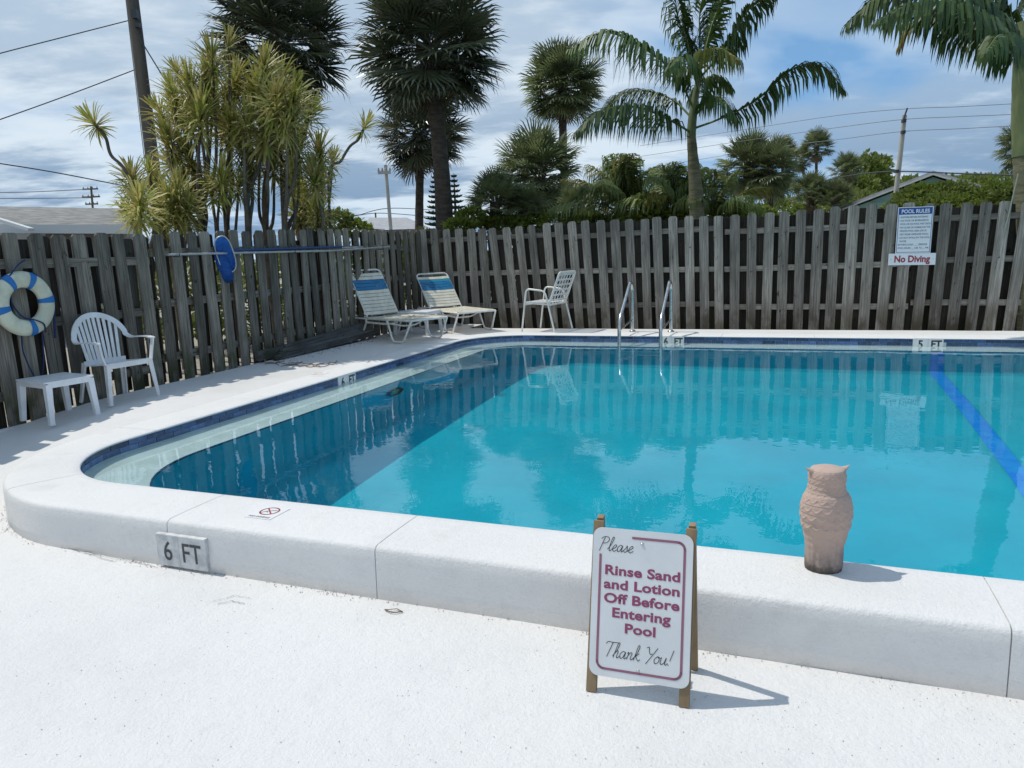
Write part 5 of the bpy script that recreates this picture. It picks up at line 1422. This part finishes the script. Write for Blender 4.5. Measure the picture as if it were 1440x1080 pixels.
# ---- norfolk pines
def norfolk(px, top_y, bot_y, Y, wpx, label, seed):
    R = random.Random(seed); t_ = at(px, top_y, Y); g = Vector((t_.x, t_.y, GZ)); e = empty('norfolk_pine', g); tag(e, label, 'pine tree'); hh = t_.z - GZ; k_ = Y / F_PX
    b = MB(); b.smooth = True; b.tube([(0, 0, -.1), (0, 0, hh)], [.12, .012], 8); b.build('trunk', M['stem'], e)
    zlow = at(px, bot_y, Y).z - GZ; b = MB(); z = hh - .1; lv = 0
    while z > zlow - 1:
        fr_ = (hh - z) / (hh - zlow); r = wpx * k_ * min(1.25, .12 + fr_ * .95); nb = 9
        for j in range(nb):
            a = 2 * pi * j / nb + lv * .5 + R.uniform(-.15, .15); d = Vector((cos(a), sin(a), 0)); s_ = Vector((-sin(a), cos(a), 0)); r_ = r * R.uniform(.85, 1.1)
            for q in range(9):
                f1 = (q + 1) / 9; p = d * r_ * f1 + Vector((0, 0, z + .18 * r_ * f1 * f1)); w_ = .14 * r_ + .05
                for sg_ in (-1, 1): b.add([p, p + s_ * sg_ * w_ + d * w_ * .8 + Vector((0, 0, .05)), p + s_ * sg_ * w_ * .9 + d * w_ * .2 + Vector((0, 0, -.03))], [(0, 1, 2)])
            b.bar(Vector((0, 0, z)), d * r_ + Vector((0, 0, z + .18 * r_)), .035, .05)
        z -= .16 + .05 * fr_; lv += 1
    b.build('branches', M['pine'], e); return e


norfolk(638, 244, 310, 26, 13, 'small tiered pine just right of the tallest palm trunk', 1)
norfolk(611, 246, 312, 27, 14, 'small tiered pine just left of the tallest palm trunk', 2)


# ---- dracaena clumps: stems with leaf rosettes
def rosette(seed, L=.34, n=72):
    R = random.Random(seed); b = MB()
    for i in range(n):
        t_ = (i + .5) / n; az = i * 2.39996 + R.uniform(-.2, .2); el = radians(84 - 128 * t_ ** 1.0 + R.uniform(-9, 9)); LL = L * R.uniform(.78, 1.1) * (.75 + .35 * sin(pi * min(1, t_ + .2)))
        d = Vector((cos(az) * cos(el), sin(az) * cos(el), sin(el))); s_ = Vector((-sin(az), cos(az), 0)) * .0105 * R.uniform(.85, 1.2); p0 = Vector((0, 0, -.09 * t_))
        p1 = p0 + d * LL * .45; p2 = p0 + d * LL * .8 + Vector((0, 0, -.05 * LL)); p3 = p0 + d * LL + Vector((0, 0, -.16 * LL))
        b.add([p0 - s_ * .7, p0 + s_ * .7, p1 - s_ * 1.1, p1 + s_ * 1.1, p2 - s_ * .7, p2 + s_ * .7, p3], [(0, 1, 3, 2), (2, 3, 5, 4), (4, 5, 6)])
    return b


ROS = [rosette(i).me('leaf_rosette', M['drac']) for i in range(5)]


def dracaena(heads, feet, Y, label, seed, sc_=1.):
    R = random.Random(seed); F_ = [at(x, 330, Y + dy) for x, dy in feet]; g = sum(F_, Vector()) / len(F_); g = Vector((g.x, g.y, GZ)); e = empty('dracaena', g); tag(e, label, 'shrub'); b = MB(); b.smooth = True
    for hi, (hx, hy, s_) in enumerate(heads):
        if len(heads) > 20 and hi % 9 == 4: continue
        s_ *= 1.0
        dy = R.uniform(-.75, .75); p = at(hx, hy, Y + dy) - g; j = min(range(len(feet)), key=lambda q: abs(feet[q][0] - hx) + R.uniform(0, 25)); f_ = F_[j] - g; f_ = Vector((f_.x, f_.y, -.05))
        h_ = p.z; zf_ = min(1.75 + .12 * j, h_ * .55); m1 = Vector((f_.x, f_.y, zf_)); m2 = Vector((f_.x + (p.x - f_.x) * .60, f_.y + (p.y - f_.y) * .6, zf_ + (h_ - zf_) * .42)) + Vector((R.uniform(-.12, .12), R.uniform(-.1, .1), R.uniform(-.08, .08)))
        b.tube(bezier([f_, m1, m2, p], 5), [.045, .042, .04, .036, .033, .03, .028, .026, .024, .022, .02, .018, .017, .016, .015, .014], 6)
        dirv = (p - m2).normalized(); q = dirv.to_track_quat('Z', 'Y')
        q = (dirv + Vector((p.x * .35, R.uniform(-.3, .1), 0))).normalized().to_track_quat('Z', 'Y')
        for kk in range(2 if s_ > .95 else 1):
            o = link('leaf_rosette', R.choice(ROS), e, loc=p - dirv * .13 * kk, scale=(s_ * sc_ * (1 - .06 * kk),) * 3); o.rotation_mode = 'QUATERNION'; o.rotation_quaternion = q @ Matrix.Rotation(R.uniform(0, 6.28), 3, 'Z').to_quaternion()
    b.build('stems', M['stem'], e); return e


HM = [(298, 80, 1), (322, 62, .8), (372, 92, 1.1), (395, 108, 1.1), (352, 78, .9), (245, 130, 1), (268, 120, 1.1), (330, 112, 1.1), (356, 148, 1.2), (308, 160, 1.1), (282, 158, 1.2), (238, 192, 1.1), (264, 215, 1.1), (300, 208, 1.2), (340, 198, 1.2), (372, 180, 1.2), (404, 160, 1.1), (436, 156, 1), (418, 205, 1.1), (385, 222, 1.1), (350, 240, 1.1), (312, 250, 1), (330, 285, .9), (262, 255, 1), (412, 132, 1.1), (290, 112, 1), (322, 140, 1.1), (388, 140, 1.1), (254, 165, 1.1), (225, 158, .9), (362, 120, 1.1), (280, 190, 1.1), (325, 175, 1.1), (395, 190, 1.1), (300, 135, 1), (240, 230, .9), (366, 210, 1), (270, 145, 1.0), (345, 165, 1.0), (298, 272, .9), (372, 268, .9), (408, 245, 1), (336, 262, .9), (248, 100, .7)]
dracaena(HM, [(285, 0), (320, .3), (350, -.2), (375, .3), (402, 0)], 9.4, 'tall many-headed spiky shrub with yellow-green leaf tufts behind the left fence', 1, 1.0)
dracaena([(186, 248, 1.0), (218, 268, 1.1), (196, 285, 1.1), (238, 285, 1.1), (262, 295, 1), (184, 305, .9), (226, 305, 1), (210, 240, .7), (250, 268, 1.0)], [(205, 0), (240, .2)], 8.6, 'low spiky shrub with yellow-green tufts left of the tall one', 2, .95)
dracaena([(449, 212, 1), (468, 228, .9), (440, 245, 1.1), (428, 275, 1.1), (446, 292, 1.1), (420, 300, 1), (455, 262, .9)], [(425, 0), (445, .2)], 10.0, 'spiky shrub with drooping tufts right of the tall one', 3, 1.0)
def lone(P, Y, label, sd, s_):
    g = at(P[-1][0], P[-1][1], Y); g = Vector((g.x, g.y, GZ)); e = empty('dracaena', g); tag(e, label, 'shrub'); Q = [at(x, y, Y) - g for x, y in P] + [Vector((0, 0, 0))]
    b = MB(); b.smooth = True; b.tube(bezier(Q, 6), .018, 6); b.build('stem', M['stem'], e); dirv = (Q[0] - Q[1]).normalized()
    o = link('leaf_rosette', ROS[sd], e, loc=Q[0], scale=(s_,) * 3); o.rotation_mode = 'QUATERNION'; o.rotation_quaternion = dirv.to_track_quat('Z', 'Y')
lone([(131, 172), (148, 192), (156, 218), (176, 240), (188, 290)], 8.8, 'single leaf tuft on a long bent stem left of the utility pole', 1, .85)
lone([(513, 178), (504, 196), (492, 206), (480, 226), (462, 262)], 10.0, 'single leaf tuft on a crooked stem reaching right of the spiky shrubs', 2, .85)


# ================================================================== buildings, poles and wires
def gable_house(name, label, px0, px1, eave_y, ridge_px, ridge_y, Y, depth, wall_m, roof_m, over=.25, rot=0.):
    """gable end towards the pool, ridge running away from the viewer"""
    r = at(ridge_px, ridge_y, Y); dv = Vector((r.x, r.y, 0)).normalized(); rv = Vector((dv.y, -dv.x, 0)); O = Vector((0, 0, H))
    def onp(px, py):
        d = fw + rt * ((px - 720) / F_PX) - up * ((py - 540) / F_PX); return O + d * ((r - O).dot(dv) / d.dot(dv))
    a, c_ = onp(px0, eave_y), onp(px1, eave_y); g = (a + c_) / 2; g.z = -.34; e = empty(name, g, atan2(rv.y, rv.x)); tag(e, label, 'house')
    a, c_, r = [Vector(((p - g).dot(rv), 0, p.z)) for p in (a, c_, r)]; g = Vector((0, 0, -.34))
    W2 = (c_.x - a.x) / 2; hE = (a.z + c_.z) / 2 - g.z; hR = r.z - g.z; rx = r.x - g.x
    b = MB(); b.add([(-W2, 0, 0), (W2, 0, 0), (W2, 0, hE), (rx, 0, hR), (-W2, 0, hE), (-W2, depth, 0), (W2, depth, 0), (W2, depth, hE), (rx, depth, hR), (-W2, depth, hE)], [(0, 1, 2, 3, 4), (5, 9, 8, 7, 6), (0, 4, 9, 5), (1, 6, 7, 2)]); b.build('wall', M[wall_m], e)
    nbd = int(hR / .18); b = MB()
    for i in range(nbd):
        z = .2 + i * .18; x0 = -W2 if z < hE else -W2 + (z - hE) / (hR - hE) * (rx + W2); x1 = W2 if z < hE else W2 - (z - hE) / (hR - hE) * (W2 - rx)
        if x1 - x0 > .3: b.box(((x0 + x1) / 2, -.008, z), (x1 - x0, .012, .012))
    b.build('siding', M[wall_m], e)
    rf_ = MB()
    for s_ in (-1, 1):
        ex = s_ * (W2 + over) if s_ < 0 else W2 + over; sl = (hR - hE) / (W2 - s_ * rx); ez = hE - sl * over
        n_ = 3
        rf_.add([(rx, -over, hR + .05), (ex, -over, ez + .05), (ex, depth + over, ez + .05), (rx, depth + over, hR + .05), (rx, -over, hR + .13), (ex, -over, ez + .13), (ex, depth + over, ez + .13), (rx, depth + over, hR + .13)], [(0, 1, 2, 3), (4, 7, 6, 5), (0, 4, 5, 1), (1, 5, 6, 2), (2, 6, 7, 3)])
        b = MB(); b.bar(Vector((rx, -over - .02, hR + .045)), Vector((ex, -over - .02, ez + .045)), .03, .11, (0, 1, 0)); b.build('fascia', M['trim'], e)
    rf_.build('roof', M[roof_m], e)
    return e, W2, hE, hR


e, W2, hE, hR = gable_house('aqua_house', 'aqua boarded house gable behind the green shrub on the right', 1182, 1432, 293, 1312, 249, 18, 8, 'aqua', 'roof_g')
b = MB(); b.box((1.25, -.03, hE + .12), (.30, .03, .34)); vn = b.build('gable_vent', M['trim'], e)
for i in range(5):
    b = MB(); b.box((1.25, -.05, hE + .0 + i * .06), (.24, .02, .03)); b.build('louvre', M['aqua'], vn)
# left neighbour: a long low roof seen side-on
a = at(-60, 316, 12.5); c_ = at(196, 318, 13.5); tR = at(170, 293, 17.5); tL = at(-80, 289, 16.5)
g = Vector((a.x, a.y, -.34)); e = empty('white_roofed_house', g); tag(e, 'long low house with a weathered white roof beyond the left fence', 'house')
b = MB(); q = [a - g, c_ - g, tR - g, tL - g]; b.add(q + [p - Vector((0, 0, .10)) for p in q], [(0, 1, 2, 3), (4, 7, 6, 5), (0, 4, 5, 1), (1, 5, 6, 2)]); b.build('roof', M['roof_w'], e)
dx = (c_ - a); dx.z = 0; dx.normalize(); ins = Vector((-dx.y, dx.x, 0)) * .35
b = MB(); w0_, w1_ = a - g + ins, c_ - g + ins - dx * .3; w0_.z = 0; w1_.z = 0
hh_ = (a.z - g.z) - .12; b.add([w0_, w1_, w1_ + Vector((0, 0, hh_)), w0_ + Vector((0, 0, hh_)), w1_ + ins * 12, w1_ + ins * 12 + Vector((0, 0, hh_ + .2))], [(0, 1, 2, 3), (1, 4, 5, 2)]); b.build('wall', M['housew'], e)
b = MB(); b.bar(a - g + Vector((0, 0, -.06)), c_ - g + Vector((0, 0, -.06)), .04, .15); b.build('fascia', M['trim'], e)
for px in (30, 118):
    p = a.lerp(c_, (px + 60) / 256) - g + ins; b = MB(); b.box((p.x, p.y - .03, 1.15), (.9, .06, .9), None); wn = b.build('window', M['trim'], e); b = MB(); b.box((p.x, p.y - .075, 1.15), (.78, .02, .78)); b.build('pane', M['glass'], wn)
p0 = at(-30, 300, 12.2); p1 = at(44, 323, 12.2)
b = MB(); b.bar(p0, p1, .05, .16, (0, 1, 0)); b.k = 1; b.box(((p0.x + p1.x) / 2, p1.y + .2, .5), (p1.x - p0.x, .3, p1.z * 2 - 1.1)); b.k = 0
tag(b.build('porch_gable', [M['trim'], M['housew']]), 'pale sloping porch edge in front of the white roof at the left edge', 'porch')
# small grey roof left of the tall palm
a = at(505, 322, 34); c_ = at(600, 322, 34); t0 = at(520, 306, 40); t1 = at(572, 306, 40); g = Vector((a.x, a.y, -.34)); e = empty('grey_roofed_house', g); tag(e, 'small house with a pale grey hipped roof far behind the fence corner', 'house')
b = MB(); q = [a - g, c_ - g, t1 - g, t0 - g]; b.add(q + [(q[1].x, q[1].y + 9, q[1].z), (q[0].x, q[0].y + 9, q[0].z)], [(0, 1, 2, 3), (1, 4, 2), (0, 3, 5)]); b.build('roof', M['roof_g'], e)
b = MB(); b.box(((q[0].x + q[1].x) / 2, 4.5, q[0].z / 2 - .03), (q[1].x - q[0].x - .5, 8, q[0].z - .06)); b.build('wall', M['housew'], e)


def utility_pole(name, label, p_top, p_bot, Y, wpx, mat, arms=()):
    t_ = at(*p_top, Y); q = at(*p_bot, Y); d = (t_ - q).normalized(); g = q - d * ((q.z + .34) / d.z); e = empty(name, g); tag(e, label, 'utility pole'); r = wpx * Y / F_PX / 2
    b = MB(); b.smooth = True; b.tube([(0, 0, 0), (t_ - g) * .5, t_ - g], [r * 1.08, r, r * .88], 14); b.build('shaft', M[mat], e)
    for px, py, w_ in arms:
        p = at(px, py, Y) - g; b = MB(); b.bar(p + Vector((-w_ / 2, -.1, 0)), p + Vector((w_ / 2, -.1, 0)), .09, .11); am = b.build('crossarm', M[mat], e)
        for s_ in (-.45, -.15, .15, .45):
            b = MB(); b.lathe([(.03, 0), (.05, .04), (.03, .08), (.04, .12), (.0, .14)], 8, cap=False); b.build('insulator', M['conc'], am, loc=(p.x + s_ * w_, p.y - .1, p.z + .05))
    return e


up1 = utility_pole('utility_pole', 'thick brown wooden utility pole on the left', (179, -60), (216, 240), 15, 17, 'pole')
b = MB(); o_ = Vector(up1.location); b.tube([at(186, -20, 14.8) - o_, at(190, 35, 14.8) - o_, at(200, 60, 14.8) - o_, at(232, 112, 14.8) - o_], .012, 5)
b.build('service_cable', M['dark'], up1)
for q, z_ in (((190, 20), .16), ((194, 36), .08)):
    b = MB(); b.box((0, 0, 0), (.10, .12, z_)); b.build('cable_clamp', M['dark'], up1, loc=at(*q, 14.8) - o_)
b = MB(); b.tube([at(170, -60, 14.8) - o_, at(205, 240, 14.8) - o_], .008, 5); b.build('ground_wire', M['wire_l'], up1)
utility_pole('utility_pole', 'thin pale pole left of the tallest palm, top hidden in palm leaves', (542, 232), (549, 316), 30, 5, 'conc', ((541, 243, .5),))
utility_pole('utility_pole', 'far small pole with crossarms above the white roof', (128, 262), (131, 300), 60, 3, 'pole', ((128, 266, 1.2), (129, 277, 1.4), (130, 287, 1.0)))
utility_pole('utility_pole', 'pale concrete pole behind the rules sign on the right', (1272, 162), (1257, 300), 17, 6.8, 'conc')
up4 = [o for o in C.objects if o.name.startswith('utility_pole')][-1]; o_ = Vector(up4.location)
b = MB(); b.tube([at(1269, 172, 16.9) - o_, at(1276, 152, 16.9) - o_], .018, 6); b.build('top_bracket', M['dark'], up4)
for q in ((1270, 186), (1261, 241), (1271, 170)):
    b = MB(); b.box((0, 0, 0), (.07, .09, .07)); b.build('wire_clamp', M['dark'], up4, loc=at(*q, 16.9) - o_)
utility_pole('utility_pole', 'tiny far pole above the small grey roof', (528, 299), (529, 318), 55, 2.5, 'pole')


def wire(pts, r, mat, lab, grp='overhead wires'):
    P = [at(*p) for p in pts]; b = MB(); b.tube(bezier(P, 8), r, 5, cap=False); tag(b.build('overhead_wire', M[mat]), lab, 'wire', grp)


wire([(-60, 92, 13), (0, 75, 13.5), (90, 52, 14.2), (184, 28, 15)], .010, 'wire', 'upper wire running left from the thick wooden pole')
wire([(-60, 188, 13), (0, 168, 13.5), (95, 134, 14.2), (195, 96, 15)], .010, 'wire', 'middle wire running left from the thick wooden pole')
wire([(-60, 222, 13), (0, 230, 13.5), (80, 243, 14.2), (178, 262, 15)], .011, 'wire', 'lowest near wire crossing above the white roof')
wire([(-40, 271, 50), (40, 270, 55), (128, 266, 60)], .03, 'wire_l', 'faint upper wire from the far small pole')
wire([(-40, 279, 50), (40, 279, 55), (129, 278, 60)], .03, 'wire_l', 'faint lower wire from the far small pole')
wire([(1500, 142, 14), (1440, 145, 15), (1350, 150, 16), (1275, 153, 17), (1180, 162, 19), (1060, 180, 23), (900, 205, 28)], .007, 'wire_l', 'topmost of the thin wires crossing the right pole')
wire([(1500, 156, 14), (1440, 160, 15), (1350, 164, 16), (1270, 168, 17), (1180, 179, 19), (1060, 196, 23), (900, 220, 28)], .007, 'wire_l', 'second of the thin wires crossing the right pole')
wire([(1500, 172, 14), (1440, 176, 15), (1350, 181, 16), (1268, 185, 17), (1180, 196, 19), (1100, 206, 23), (960, 228, 28)], .007, 'wire_l', 'third of the thin wires crossing the right pole')
wire([(1500, 250, 14), (1440, 247, 15), (1350, 244, 16), (1261, 241, 17), (1200, 246, 19), (1140, 257, 22), (1060, 268, 26)], .014, 'wire', 'thick dark wire above the green shrubs on the right')
wire([(440, 296, 26), (490, 305, 28), (545, 293, 30), (620, 296, 34), (700, 300, 36)], .014, 'wire', 'wire sagging past the thin pale pole')
wire([(440, 312, 26), (500, 303, 28), (545, 300, 30), (640, 308, 34)], .014, 'wire', 'lower wire crossing behind the tallest palm trunk')
